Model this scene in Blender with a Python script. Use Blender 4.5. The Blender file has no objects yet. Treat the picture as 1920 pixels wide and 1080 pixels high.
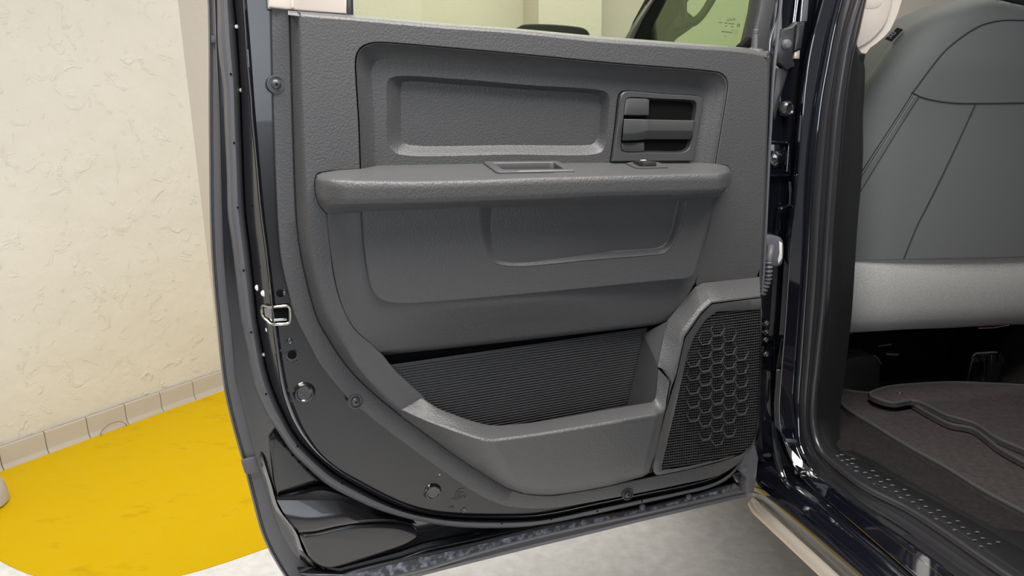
import bpy, bmesh, math, random
from math import sin, cos, tan, radians, pi, sqrt, atan2
from mathutils import Vector, Matrix
random.seed(7)
scn = bpy.context.scene
COL = scn.collection

# ------------------------------------------------------------------ camera
FPX = 1370.0
PITCH, ROLL = radians(14.0), radians(0.8)
CAM = Vector((0, 0, 1.30))
fwd = Vector((0, cos(PITCH), -sin(PITCH)))
_r, _u = Vector((1, 0, 0)), Vector((0, sin(PITCH), cos(PITCH)))
crt = _r * cos(ROLL) - _u * sin(ROLL)
cup = _u * cos(ROLL) + _r * sin(ROLL)
cd = bpy.data.cameras.new('camera')
cam = bpy.data.objects.new('camera', cd)
COL.objects.link(cam)
cd.sensor_width = 36.0
cd.lens = 36.0 * FPX / 1920.0
cd.clip_start = 0.02
m3 = Matrix((crt, cup, -fwd)).transposed()
cam.matrix_world = Matrix.Translation(CAM) @ m3.to_4x4()
scn.camera = cam

# ------------------------------------------------------------------ light
scn.view_settings.view_transform = 'Standard'
scn.view_settings.look = 'None'
scn.view_settings.gamma = 1.0
scn.view_settings.use_curve_mapping = False
scn.view_settings.exposure = 0.36
world = bpy.data.worlds.new('world')
scn.world = world
world.use_nodes = True
wb = world.node_tree.nodes['Background']
wb.inputs[0].default_value = (0.92, 0.95, 1.0, 1)
wb.inputs[1].default_value = 0.14

def area(name, loc, target, sx, sy, power, color):
    l = bpy.data.lights.new(name, 'AREA')
    l.shape = 'RECTANGLE'
    l.size, l.size_y = sx, sy
    l.energy = power
    l.color = color
    o = bpy.data.objects.new(name, l)
    COL.objects.link(o)
    o.location = loc
    d = Vector(target) - Vector(loc)
    o.rotation_euler = d.to_track_quat('-Z', 'Y').to_euler()
    return o

area('ceiling_lamp', (0.1, 0.6, 2.62), (0.1, 0.6, 0), 2.4, 0.9, 98, (1.0, 0.965, 0.91))
area('ceiling_lamp', (0.7, 3.0, 2.62), (0.7, 3.0, 0), 3.0, 0.5, 36, (1.0, 0.955, 0.89))
area('garage_opening_light', (1.5, -3.6, 1.9), (0.0, 1.2, 1.1), 3.4, 1.4, 52, (0.85, 0.92, 1.0))

# ------------------------------------------------------------------ projection helpers
def ray(x, y):
    return fwd + crt * ((x - 960) / FPX) - cup * ((y - 540) / FPX)

class Frame:
    """local frame: origin o, turned by ang about z"""
    def __init__(s, o, ang):
        s.o = Vector(o)
        s.ang = ang
        s.X = Vector((cos(ang), sin(ang), 0))
        s.Y = Vector((-sin(ang), cos(ang), 0))
        s.Z = Vector((0, 0, 1))
    def loc(s, p):
        d = p - s.o
        return (d.dot(s.X), d.dot(s.Y), d.z)
    def hit(s, x, y, n, off):
        """local point where the sight line meets the local plane  n.p = off"""
        N = s.X * n[0] + s.Y * n[1] + s.Z * n[2]
        d = ray(x, y)
        t = (off - (CAM - s.o).dot(N)) / d.dot(N)
        return s.loc(CAM + d * t)

DOOR = Frame((0, 1.17, 0), radians(22))       # x along the door to the hinge, -y into the cab, z up
TRUCK = Frame((0, 0, 0), radians(10.5))       # x = right across the truck, y = forward
GND = Frame((0, 0, 0), 0)
def dp(x, y, w):
    return DOOR.hit(x, y, (0, -1, 0), w)
def tF(x, y, f):
    return TRUCK.hit(x, y, (0, 1, 0), f)
def tR(x, y, r):
    return TRUCK.hit(x, y, (1, 0, 0), r)
def tZ(x, y, z):
    return TRUCK.hit(x, y, (0, 0, 1), z)
def gz(x, y, z=0.0):
    return GND.hit(x, y, (0, 0, 1), z)

# ------------------------------------------------------------------ curve helpers
def dist(a, b):
    return sqrt(sum((p - q) ** 2 for p, q in zip(a, b)))
def lerp(a, b, t):
    return tuple(p + (q - p) * t for p, q in zip(a, b))
def lin(pts, n, closed=False):
    pts = [tuple(map(float, p)) for p in pts]
    if closed:
        pts = pts + [pts[0]]
    acc = [0.0]
    for a, b in zip(pts, pts[1:]):
        acc.append(acc[-1] + dist(a, b))
    L = acc[-1]
    out = []
    k = 0
    m = n if closed else n - 1
    for i in range(n):
        t = L * i / m
        while k < len(pts) - 2 and acc[k + 1] < t:
            k += 1
        seg = acc[k + 1] - acc[k]
        out.append(lerp(pts[k], pts[k + 1], (t - acc[k]) / seg if seg > 1e-12 else 0))
    return out
def cr(pts, n, closed=False, sub=10):
    """centripetal Catmull-Rom through pts, then n evenly spaced points"""
    P = [tuple(map(float, p)) for p in pts]
    N = len(P)
    if N < 3:
        return lin(P, n, closed)
    dense = []
    segs = N if closed else N - 1
    for i in range(segs):
        p1, p2 = P[i % N], P[(i + 1) % N]
        p0 = P[i - 1] if (closed or i > 0) else tuple(2 * a - b for a, b in zip(p1, p2))
        p3 = P[(i + 2) % N] if (closed or i + 2 < N) else tuple(2 * b - a for a, b in zip(p1, p2))
        t0 = 0.0
        t1 = t0 + max(dist(p0, p1), 1e-9) ** 0.5
        t2 = t1 + max(dist(p1, p2), 1e-9) ** 0.5
        t3 = t2 + max(dist(p2, p3), 1e-9) ** 0.5
        for k in range(sub):
            t = t1 + (t2 - t1) * k / sub
            A1 = lerp(p0, p1, (t - t0) / (t1 - t0))
            A2 = lerp(p1, p2, (t - t1) / (t2 - t1))
            A3 = lerp(p2, p3, (t - t2) / (t3 - t2))
            B1 = lerp(A1, A2, (t - t0) / (t2 - t0))
            B2 = lerp(A2, A3, (t - t1) / (t3 - t1))
            dense.append(lerp(B1, B2, (t - t1) / (t2 - t1)))
    if not closed:
        dense.append(P[-1])
    return lin(dense, n, closed)
def crk(pts, per=8, closed=False):
    """Catmull-Rom with the same number of samples between every two key points"""
    P = [tuple(map(float, p)) for p in pts]
    N = len(P)
    out = []
    for i in range(N if closed else N - 1):
        p1, p2 = P[i % N], P[(i + 1) % N]
        p0 = P[i - 1] if (closed or i > 0) else tuple(2 * a - b for a, b in zip(p1, p2))
        p3 = P[(i + 2) % N] if (closed or i + 2 < N) else tuple(2 * b - a for a, b in zip(p1, p2))
        t0 = 0.0
        t1 = t0 + max(dist(p0, p1), 1e-9) ** 0.5
        t2 = t1 + max(dist(p1, p2), 1e-9) ** 0.5
        t3 = t2 + max(dist(p2, p3), 1e-9) ** 0.5
        for k in range(per):
            t = t1 + (t2 - t1) * k / per
            A1 = lerp(p0, p1, (t - t0) / (t1 - t0))
            A2 = lerp(p1, p2, (t - t1) / (t2 - t1))
            A3 = lerp(p2, p3, (t - t2) / (t3 - t2))
            B1 = lerp(A1, A2, (t - t0) / (t2 - t0))
            B2 = lerp(A2, A3, (t - t1) / (t3 - t1))
            out.append(lerp(B1, B2, (t - t1) / (t2 - t1)))
    if not closed:
        out.append(P[-1])
    return out
def wz(pts, w):
    return [(p[0], p[1], p[2] if len(p) > 2 else w) for p in pts]
def drow(pts, w=0.0, n=80, closed=False, smooth=True):
    s = (cr if smooth else lin)(wz(pts, w), n, closed)
    return [dp(*p) for p in s]
def shift(pts, dx, dy):
    return [(p[0] + dx, p[1] + dy) + tuple(p[2:]) for p in pts]

# ------------------------------------------------------------------ mesh builder
class MB:
    def __init__(s):
        s.v = []
        s.f = []
    def rows(s, R, closed=False):
        b = len(s.v)
        n = len(R[0])
        for r in R:
            assert len(r) == n
            s.v.extend(tuple(p) for p in r)
        for j in range(len(R) - 1):
            for i in range(n if closed else n - 1):
                k = (i + 1) % n
                s.f.append((b + j * n + i, b + j * n + k, b + (j + 1) * n + k, b + (j + 1) * n + i))
        return s
    def cap(s, r):
        b = len(s.v)
        s.v.extend(tuple(p) for p in r)
        s.f.append(tuple(range(b, b + len(r))))
        return s
    def plate(s, c, N, depth, bev=0.0, steps=2, back=True):
        """planar outline c (front), front normal N, extruded back by depth, rounded front edge"""
        N = Vector(N).normalized()
        c = [Vector(p) for p in c]
        R = [[p - N * depth for p in c]]
        if bev > 0:
            for k in range(steps + 1):
                a = (pi / 2) * k / steps
                R.append([q - N * (bev * (1 - sin(a))) for q in inset(c, N, bev * (1 - cos(a)))])
        else:
            R.append(c)
        s.rows(R, True)
        s.cap(R[-1])
        if back:
            s.cap(R[0])
        return s
    def tube(s, path, r, seg=10, cap=True, closed=False):
        P = [Vector(p) for p in path]
        n = len(P)
        rad = r if isinstance(r, (list, tuple)) else [r] * n
        nor = None
        R = []
        for i, p in enumerate(P):
            if closed:
                t = (P[(i + 1) % n] - P[i - 1]).normalized()
            else:
                t = (P[min(i + 1, n - 1)] - P[max(i - 1, 0)]).normalized()
            if nor is None:
                nor = t.orthogonal().normalized()
            nor = (nor - t * nor.dot(t)).normalized()
            bi = t.cross(nor)
            R.append([p + (nor * cos(2 * pi * k / seg) + bi * sin(2 * pi * k / seg)) * rad[i] for k in range(seg)])
        if closed:
            R.append(R[0])
        s.rows(R, True)
        if cap and not closed:
            s.cap(R[0])
            s.cap(R[-1])
        return s
    def box(s, c, sx, sy, sz, bev=0.0):
        x, y, z = c
        pts = [(x - sx / 2, y - sy / 2, z - sz / 2), (x + sx / 2, y - sy / 2, z - sz / 2),
               (x + sx / 2, y - sy / 2, z + sz / 2), (x - sx / 2, y - sy / 2, z + sz / 2)]
        return s.plate(pts, (0, -1, 0), sy, min(bev, sx / 3, sz / 3, sy / 2))
    def lathe(s, c, N, prof, seg=20):
        """profile of (radius, height along N)"""
        c = Vector(c)
        N = Vector(N).normalized()
        a = N.orthogonal().normalized()
        b = N.cross(a)
        R = [[c + N * h + (a * cos(2 * pi * k / seg) + b * sin(2 * pi * k / seg)) * max(r, 1e-5) for k in range(seg)]
             for r, h in prof]
        s.rows(R, True)
        s.cap(R[0])
        s.cap(R[-1])
        return s
    def build(s, name, mat, parent=None, smooth=True, sharp=32, kind=None, label=None):
        me = bpy.data.meshes.new(name)
        me.from_pydata([tuple(p) for p in s.v], [], s.f)
        bm = bmesh.new()
        bm.from_mesh(me)
        bmesh.ops.remove_doubles(bm, verts=bm.verts, dist=1e-6)
        bmesh.ops.recalc_face_normals(bm, faces=bm.faces)
        bm.to_mesh(me)
        bm.free()
        if smooth:
            me.shade_smooth()
            me.set_sharp_from_angle(angle=radians(sharp))
        me.materials.append(M[mat])
        o = bpy.data.objects.new(name, me)
        COL.objects.link(o)
        if parent is not None:
            o.parent = parent
        if kind:
            o['kind'] = kind
        if label:
            o['label'] = label
        return o

def inset(c, N, d):
    n = len(c)
    if d <= 0:
        return list(c)
    ar = Vector((0, 0, 0))
    for i in range(n):
        ar += c[i].cross(c[(i + 1) % n])
    sg = 1 if ar.dot(N) > 0 else -1
    out = []
    for i in range(n):
        e1 = c[i] - c[i - 1]
        e2 = c[(i + 1) % n] - c[i]
        if e1.length < 1e-9:
            e1 = e2
        if e2.length < 1e-9:
            e2 = e1
        n1 = N.cross(e1).normalized() * sg
        n2 = N.cross(e2).normalized() * sg
        m = n1 + n2
        if m.length < 1e-6:
            out.append(c[i])
            continue
        m.normalize()
        out.append(c[i] + m * (d / max(m.dot(n1), 0.45)))
    return out

from mathutils.geometry import tessellate_polygon
def sheet(outer, holes):
    mb = MB()
    allv = list(outer)
    for h in holes:
        allv += list(h)
    tris = tessellate_polygon([[Vector((p[0], p[2], 0)) for p in outer]] + [[Vector((p[0], p[2], 0)) for p in h] for h in holes])
    mb.v = [tuple(p) for p in allv]
    mb.f = [tuple(t) for t in tris]
    return mb

import bisect
def itp(tab, x):
    xs = [p[0] for p in tab]
    i = min(max(bisect.bisect_right(xs, x) - 1, 0), len(tab) - 2)
    (x0, y0), (x1, y1) = tab[i], tab[i + 1]
    t = min(max((x - x0) / (x1 - x0), 0), 1)
    return y0 + (y1 - y0) * t

def thing(name, label, cat, frame=None, loc=None, group=None):
    o = bpy.data.objects.new(name, None)
    COL.objects.link(o)
    if frame:
        o.location = frame.o
        o.rotation_euler = (0, 0, frame.ang)
    if loc:
        o.location = loc
    o.empty_display_size = 0.05
    o['label'] = label
    o['category'] = cat
    if group:
        o['group'] = group
    return o
def tag(o, label, cat, group=None):
    o['label'] = label
    o['category'] = cat
    if group:
        o['group'] = group
    return o
def place(o, frame):
    o.location = frame.o
    o.rotation_euler = (0, 0, frame.ang)
    return o

# ------------------------------------------------------------------ materials
M = {}
def mat(name, col, rough=0.5, metal=0.0, bump=None, var=None, coat=0.0, spec=0.5, trans=0.0, sheen=0.0, ior=1.45, rvar=None):
    m = bpy.data.materials.new(name)
    m.use_nodes = True
    nt = m.node_tree
    b = nt.nodes['Principled BSDF']
    b.inputs['Base Color'].default_value = (*col, 1)
    b.inputs['Roughness'].default_value = rough
    b.inputs['Metallic'].default_value = metal
    b.inputs['Specular IOR Level'].default_value = spec
    b.inputs['Coat Weight'].default_value = coat
    b.inputs['Coat Roughness'].default_value = 0.03
    b.inputs['Transmission Weight'].default_value = trans
    b.inputs['IOR'].default_value = ior
    b.inputs['Sheen Weight'].default_value = sheen
    tc = nt.nodes.new('ShaderNodeTexCoord')
    def noise(scale, det=3.0, rgh=0.55):
        n = nt.nodes.new('ShaderNodeTexNoise')
        n.inputs['Scale'].default_value = scale
        n.inputs['Detail'].default_value = det
        n.inputs['Roughness'].default_value = rgh
        nt.links.new(tc.outputs['Object'], n.inputs['Vector'])
        return n
    if var:                                   # (scale, colour2, low, high)
        n = noise(var[0], 5.0)
        r = nt.nodes.new('ShaderNodeValToRGB')
        r.color_ramp.elements[0].position = var[2]
        r.color_ramp.elements[1].position = var[3]
        r.color_ramp.elements[0].color = (*col, 1)
        r.color_ramp.elements[1].color = (*var[1], 1)
        nt.links.new(n.outputs['Fac'], r.inputs['Fac'])
        nt.links.new(r.outputs['Color'], b.inputs['Base Color'])
    if rvar:                                  # (scale, rough_lo, rough_hi)
        n = noise(rvar[0], 3.0)
        mr = nt.nodes.new('ShaderNodeMapRange')
        mr.inputs['From Min'].default_value = 0.3
        mr.inputs['From Max'].default_value = 0.7
        mr.inputs['To Min'].default_value = rvar[1]
        mr.inputs['To Max'].default_value = rvar[2]
        nt.links.new(n.outputs['Fac'], mr.inputs['Value'])
        nt.links.new(mr.outputs['Result'], b.inputs['Roughness'])
    if bump:                                  # list of (scale, strength, distance)
        prev = None
        for sc_, st, ds in bump:
            n = noise(sc_, 3.0)
            bp = nt.nodes.new('ShaderNodeBump')
            bp.inputs['Strength'].default_value = st
            bp.inputs['Distance'].default_value = ds
            nt.links.new(n.outputs['Fac'], bp.inputs['Height'])
            if prev:
                nt.links.new(prev.outputs['Normal'], bp.inputs['Normal'])
            prev = bp
        nt.links.new(prev.outputs['Normal'], b.inputs['Normal'])
    M[name] = m
    return m

mat('trim', (0.056, 0.0564, 0.0595), 0.40, bump=[(330, 0.75, 0.0011)], spec=0.5)
mat('trim_smooth', (0.052, 0.0525, 0.055), 0.36, bump=[(700, 0.15, 0.0003)], spec=0.6)
mat('trim_recess_shade', (0.019, 0.019, 0.0205), 0.40, bump=[(700, 0.15, 0.0003)])  # darker trim copy: the handle recess's shade is in the colour
mat('trim_dark', (0.018, 0.018, 0.019), 0.5, bump=[(700, 0.15, 0.0003)])
mat('grille', (0.060, 0.060, 0.064), 0.30, spec=0.8)
mat('grille_hole', (0.004, 0.004, 0.004), 0.7)
mat('paint', (0.008, 0.0085, 0.011), 0.16, coat=1.0, bump=[(900, 0.04, 0.0002)], spec=0.6)
mat('paint_orange', (0.010, 0.010, 0.0112), 0.24, coat=0.4, bump=[(650, 0.12, 0.0003)], spec=0.6)
mat('paint_gloss', (0.004, 0.0045, 0.008), 0.06, coat=1.0, spec=1.0)
M['paint_gloss'].node_tree.nodes['Principled BSDF'].inputs['Coat IOR'].default_value = 1.75
mat('paint_black', (0.004, 0.0045, 0.007), 0.10, coat=0.6)
mat('plastic_black', (0.010, 0.010, 0.010), 0.6, spec=0.2)
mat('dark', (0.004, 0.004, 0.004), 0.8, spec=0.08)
mat('rib', (0.050, 0.050, 0.053), 0.40, spec=0.6)
mat('rubber', (0.082, 0.082, 0.090), 0.42, bump=[(240, 0.12, 0.0006)], spec=0.5)
mat('rubber_dark', (0.022, 0.022, 0.025), 0.27, spec=0.7)
mat('tape', (0.030, 0.031, 0.038), 0.42, var=(85, (0.20, 0.21, 0.27), 0.44, 0.66), bump=[(160, 0.3, 0.0008)])
mat('zinc', (0.62, 0.60, 0.52), 0.25, metal=1.0, var=(60, (0.38, 0.37, 0.32), 0.4, 0.7))
mat('steel', (0.55, 0.56, 0.58), 0.22, metal=1.0)
mat('steel_dark', (0.30, 0.31, 0.33), 0.3, metal=1.0)
mat('white_bolt', (0.75, 0.75, 0.71), 0.45)
mat('beige', (0.56, 0.50, 0.45), 0.5, bump=[(600, 0.08, 0.0003)])
mat('grommet', (0.10, 0.10, 0.115), 0.42)
mat('seat_cover', (0.108, 0.114, 0.117), 0.75, bump=[(1500, 0.20, 0.0004), (12, 0.12, 0.006)], sheen=0.15, spec=0.25)
mat('seat_fabric', (0.34, 0.342, 0.342), 0.9, var=(260, (0.42, 0.422, 0.422), 0.35, 0.65), bump=[(900, 0.5, 0.0008)], sheen=0.2, spec=0.2)
mat('stitch', (0.018, 0.018, 0.021), 0.8)
mat('carpet', (0.013, 0.012, 0.0123), 0.95, var=(150, (0.024, 0.0215, 0.022), 0.3, 0.75), bump=[(900, 0.8, 0.002)], spec=0.15)
mat('mat_carpet', (0.034, 0.0295, 0.0305), 0.95, var=(90, (0.054, 0.047, 0.0485), 0.3, 0.75), bump=[(1100, 0.9, 0.0015)], spec=0.15)
mat('mat_edge', (0.034, 0.034, 0.037), 0.75, bump=[(700, 0.4, 0.001)])
mat('scuff', (0.009, 0.009, 0.010), 0.40)
mat('molding', (0.55, 0.49, 0.42), 0.32, metal=0.55)  # beige metal; the tint carries the floor's reflection in the rocker strip
mat('tag_black', (0.010, 0.010, 0.012), 0.7)
mat('tag_print', (0.36, 0.34, 0.40), 0.7)
mat('glass_print', (0.03, 0.045, 0.02), 0.6)
mat('red', (0.18, 0.02, 0.015), 0.5)

# tinted glass: clear sheet that takes colour in proportion to its thickness, light passes straight through
def tinted(name, col):
    m = bpy.data.materials.new(name)
    m.use_nodes = True
    nt = m.node_tree
    nt.nodes.remove(nt.nodes['Principled BSDF'])
    out = nt.nodes['Material Output']
    tr = nt.nodes.new('ShaderNodeBsdfTransparent')
    tr.inputs['Color'].default_value = (*col, 1)
    gl = nt.nodes.new('ShaderNodeBsdfGlossy')
    gl.inputs['Roughness'].default_value = 0.02
    fr = nt.nodes.new('ShaderNodeFresnel')
    fr.inputs['IOR'].default_value = 1.45
    ml = nt.nodes.new('ShaderNodeMath')
    ml.operation = 'MULTIPLY'
    ml.inputs[1].default_value = 0.2
    mx = nt.nodes.new('ShaderNodeMixShader')
    nt.links.new(fr.outputs[0], ml.inputs[0])
    nt.links.new(ml.outputs[0], mx.inputs['Fac'])
    nt.links.new(tr.outputs[0], mx.inputs[1])
    nt.links.new(gl.outputs[0], mx.inputs[2])
    nt.links.new(mx.outputs[0], out.inputs['Surface'])
    M[name] = m
tinted('glass_rear', (0.90, 0.95, 0.84))
tinted('glass_front', (0.86, 0.95, 0.80))

mat('stucco', (0.60, 0.583, 0.53), 0.8, bump=[(7, 0.5, 0.02), (75, 0.3, 0.003)], spec=0.2, var=(3.0, (0.63, 0.612, 0.56), 0.3, 0.7))
def trowel():
    # stucco: flat patches with sparse raised trowel marks
    nt = M['stucco'].node_tree
    b = nt.nodes['Principled BSDF']
    old = b.inputs['Normal'].links[0].from_socket
    tc = nt.nodes.new('ShaderNodeTexCoord')
    n = nt.nodes.new('ShaderNodeTexNoise')
    n.inputs['Scale'].default_value = 12
    n.inputs['Detail'].default_value = 5
    n.inputs['Roughness'].default_value = 0.6
    n.inputs['Distortion'].default_value = 1.4
    r = nt.nodes.new('ShaderNodeValToRGB')
    r.color_ramp.elements[0].position = 0.57
    r.color_ramp.elements[1].position = 0.72
    bp = nt.nodes.new('ShaderNodeBump')
    bp.inputs['Strength'].default_value = 0.5
    bp.inputs['Distance'].default_value = 0.006
    nt.links.new(tc.outputs['Object'], n.inputs['Vector'])
    nt.links.new(n.outputs['Fac'], r.inputs['Fac'])
    nt.links.new(r.outputs['Color'], bp.inputs['Height'])
    nt.links.new(old, bp.inputs['Normal'])
    nt.links.new(bp.outputs['Normal'], b.inputs['Normal'])
trowel()
mat('back_wall', (0.50, 0.465, 0.42), 0.85, bump=[(30, 0.3, 0.006)], spec=0.2)
mat('ceiling', (0.80, 0.78, 0.74), 0.9, bump=[(30, 0.2, 0.004)])
mat('tile', (0.43, 0.395, 0.345), 0.45, var=(4, (0.47, 0.43, 0.38), 0.3, 0.7), bump=[(90, 0.12, 0.001)])
mat('grout', (0.20, 0.17, 0.14), 0.9)
mat('concrete', (0.66, 0.657, 0.665), 0.55, var=(26, (0.80, 0.796, 0.80), 0.35, 0.7), bump=[(60, 0.25, 0.003)], rvar=(14, 0.35, 0.62))
mat('concrete_dark', (0.42, 0.40, 0.38), 0.6, bump=[(60, 0.3, 0.003)])
mat('wire', (0.20, 0.13, 0.07), 0.6)

# yellow paint with tyre scuffs and dirt
def yellow():
    m = mat('yellow', (0.80, 0.52, 0.004), 0.5, bump=[(30, 0.3, 0.003), (120, 0.2, 0.001)], rvar=(10, 0.5, 0.7), spec=0.12)
    nt = m.node_tree
    b = nt.nodes['Principled BSDF']
    tc = nt.nodes.new('ShaderNodeTexCoord')
    mp = nt.nodes.new('ShaderNodeMapping')
    mp.inputs['Rotation'].default_value = (0, 0, radians(-35))
    mp.inputs['Scale'].default_value = (2.2, 4.5, 1)
    n = nt.nodes.new('ShaderNodeTexNoise')
    n.inputs['Scale'].default_value = 2.2
    n.inputs['Detail'].default_value = 9
    n.inputs['Roughness'].default_value = 0.68
    r = nt.nodes.new('ShaderNodeValToRGB')
    r.color_ramp.elements[0].position = 0.57
    r.color_ramp.elements[0].color = (0.60, 0.39, 0.0, 1)
    r.color_ramp.elements[1].position = 0.80
    r.color_ramp.elements[1].color = (0.42, 0.265, 0.002, 1)
    nt.links.new(tc.outputs['Object'], mp.inputs['Vector'])
    nt.links.new(mp.outputs['Vector'], n.inputs['Vector'])
    nt.links.new(n.outputs['Fac'], r.inputs['Fac'])
    nt.links.new(r.outputs['Color'], b.inputs['Base Color'])
yellow()

# ------------------------------------------------------------------ the garage
def struct(o):
    o['kind'] = 'structure'
    return o
WA = Vector(gz(0, 880))
WB = Vector(gz(418, 727))
wdir = (WB - WA).normalized()
W0 = WA - wdir * 3.4
wn = Vector((wdir.y, -wdir.x, 0))
HT = 2.75
def vwall(name, a, b, h, matn, thick=0.12, side=1):
    d = (b - a).normalized()
    nrm = Vector((d.y, -d.x, 0)) * side
    mb = MB()
    pts = [a, b, b + Vector((0, 0, h)), a + Vector((0, 0, h))]
    mb.plate(pts, nrm, thick)
    return struct(mb.build(name, matn, smooth=False))
struct(MB().plate([(-6, -5, 0), (6, -5, 0), (6, 7, 0), (-6, 7, 0)], (0, 0, 1), 0.1).build('floor', 'concrete', smooth=False))
struct(MB().plate([(-6, -5, HT), (6, -5, HT), (6, 7, HT), (-6, 7, HT)], (0, 0, -1), 0.1).build('ceiling', 'ceiling', smooth=False))
vwall('wall_left', W0, WB, HT, 'stucco')
bdir = Vector((sin(radians(72)), cos(radians(72)), 0))
WC = WB + bdir * 7.0
vwall('wall_back', WB, WC, HT, 'back_wall')
# pilaster on the back wall, seen through the door window
def on_back(px, off):
    n = Vector((bdir.y, -bdir.x, 0))
    d = ray(px, 30)
    t = (WB + n * off).dot(n) - CAM.dot(n)
    p = CAM + d * (t / d.dot(n))
    return Vector((p.x, p.y, 0))
pa, pb = on_back(1010, 0.22), on_back(1128, 0.22)
nb = Vector((bdir.y, -bdir.x, 0))
q = [pa, pb, pb - nb * 0.22, pa - nb * 0.22]
q = [Vector((p.x, p.y, HT)) for p in q]
struct(MB().plate(q, (0, 0, 1), HT, 0.0).build('wall_pilaster', 'back_wall', smooth=False))

# baseboard of single tiles along the left wall
bb = MB().plate([W0, WB, WB + Vector((0, 0, 0.09)), W0 + Vector((0, 0, 0.09))], wn, 0.01)
bb.v = [tuple(Vector(p) + wn * 0.004) for p in bb.v]
bbo = struct(bb.build('baseboard_left', 'grout', smooth=False))
joints = [gz(640 * 0 + x / 2.454, 640 + y / 2.454) for x, y in ((10, 588), (210, 515), (398, 448), (575, 383), (737, 318), (886, 263), (1027, 212))]
js = [(Vector(p) - WB).dot(-wdir) for p in joints]
step = (js[0] - js[5]) / 5.0
tw = step - 0.003
tile_me = None
tprof = [(0.0, 0.024), (0.006, 0.0225), (0.016, 0.0145), (0.024, 0.0125), (0.080, 0.0125), (0.088, 0.011), (0.092, 0.005)]
for i in range(15):
    s0 = 0.004 + step * i
    if tile_me is None:
        mb = MB()
        mb.rows([[(x, -d, z) for x in (0, 0.002, tw - 0.002, tw)] for z, d in tprof])
        for x in (0, tw):
            mb.cap([(x, -d, z) for z, d in tprof] + [(x, 0, 0.092), (x, 0, 0)])
        t = mb.build('tile', 'tile', bbo)
        tile_me = t.data
    else:
        t = bpy.data.objects.new('tile', tile_me)
        COL.objects.link(t)
        t.parent = bbo
    p = WB - wdir * (s0 + tw) + wn * 0.004
    t.location = p
    t.rotation_euler = (0, 0, atan2(wdir.y, wdir.x))

# yellow painted bay on the floor
edge = [(-60, 1005), (0, 1051), (61, 1078), (130, 1092), (200, 1098), (270, 1093), (342, 1078), (420, 1055), (500, 1027), (700, 955), (1000, 850)]
ypts = [gz(x, y, 0.002) for x, y in cr(edge, 60)]
far = [tuple(WB + bdir * 2.3 + nb * 0.02)[:2], tuple(WB + (wn + nb) * 0.02)[:2], tuple(WA - wdir * 0.30 + wn * 0.02)[:2]]
ypts = ypts + [(a, b, 0.002) for a, b in far]
yo = MB().plate(ypts, (0, 0, 1), 0.0019).build('floor_marking', 'yellow', smooth=False)
tag(yo, 'bright yellow painted area on the garage floor below the stucco wall', 'floor paint')

# thin curl of wire by the tiles, and the grey foot at the left edge of the picture
c0 = Vector(gz(211, 808))
wp = [c0 + wdir * (0.055 * cos(a)) + Vector((0, 0, 0.003 + 0.036 * sin(a))) + wn * 0.012 for a in [pi * k / 16 for k in range(17)]]
wo = MB().tube([p - c0 for p in wp], 0.0014, 6).build('wire_scrap', 'wire')
wo.location = c0
tag(wo, 'thin brown wire curl on the floor against the tile skirting', 'wire')
c1 = Vector(gz(-38, 952))
fo = MB().lathe((0, 0, 0.002), (0, 0, 1), [(0.075, 0), (0.086, 0.01), (0.086, 0.045), (0.074, 0.09), (0.05, 0.115), (0.0, 0.118)], 28).build('post_foot', 'concrete_dark')
fo.location = c1
tag(fo, 'grey rounded concrete foot standing on the yellow floor at far left', 'post foot')

# ================================================================== THE REAR DOOR
door = thing('door_assembly', 'open black truck rear door with charcoal plastic inner trim panel', 'door', DOOR)
NF = (0, -1, 0)           # towards the cab / camera
def pl(pts, w, depth, bev, n=0, smooth=True):
    """plate from a picture outline lying at height w of the door face"""
    if n:
        pts = (cr if smooth else lin)(pts, n, True)
    return MB().plate([dp(p[0], p[1], w) for p in pts], NF, depth, bev)

E0 = [(322, -560), (386, -40), (389, 0), (391, 100), (391, 200), (392, 320), (393, 400), (396, 480), (401, 548), (406, 600), (413, 674), (420, 730), (432, 785), (444, 830), (457, 875), (471, 930), (489, 997), (503, 1030), (517, 1055), (534, 1082), (556, 1106), (590, 1122)]
E1 = [(343, -560), (404, -40), (405, 0), (408, 100), (413, 200), (416, 330), (418, 400), (420.5, 474), (427, 548), (434, 600), (439, 655), (444, 711), (454, 748), (464, 788), (475.5, 835), (487, 872), (498, 905), (514, 958), (531, 1002), (553, 1038), (587, 1069), (618, 1088)]
E2 = [(345, -560), (406, -40), (407, 0), (409, 90), (418, 167), (420, 220), (425, 330), (427, 400), (434.5, 455), (441, 511), (452, 600), (463, 655), (471, 702), (480, 733), (493, 763), (503, 783), (521, 810), (546, 847), (576, 877), (614, 910), (656, 933), (711, 957), (767, 973), (822, 984), (868, 989), (936, 990.6), (1000, 987), (1092, 970), (1183, 949.6), (1275, 929), (1332, 915), (1367, 897), (1389, 872), (1401, 853)]
E3 = [(379, -560), (437, -40), (439, 0), (444, 55), (451, 167), (452, 200), (455, 292), (460, 400), (469, 474), (477, 548), (482.6, 600), (490.7, 646), (500, 692.6), (515, 739), (529, 770), (544, 800), (564, 829), (592, 857), (628, 887), (670, 912), (720, 938), (767, 957), (804, 965), (841, 970), (900, 973), (1000, 972), (1046, 965.6), (1114, 950.7), (1206, 932), (1298, 913), (1344, 899), (1371, 881), (1397, 853)]
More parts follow.
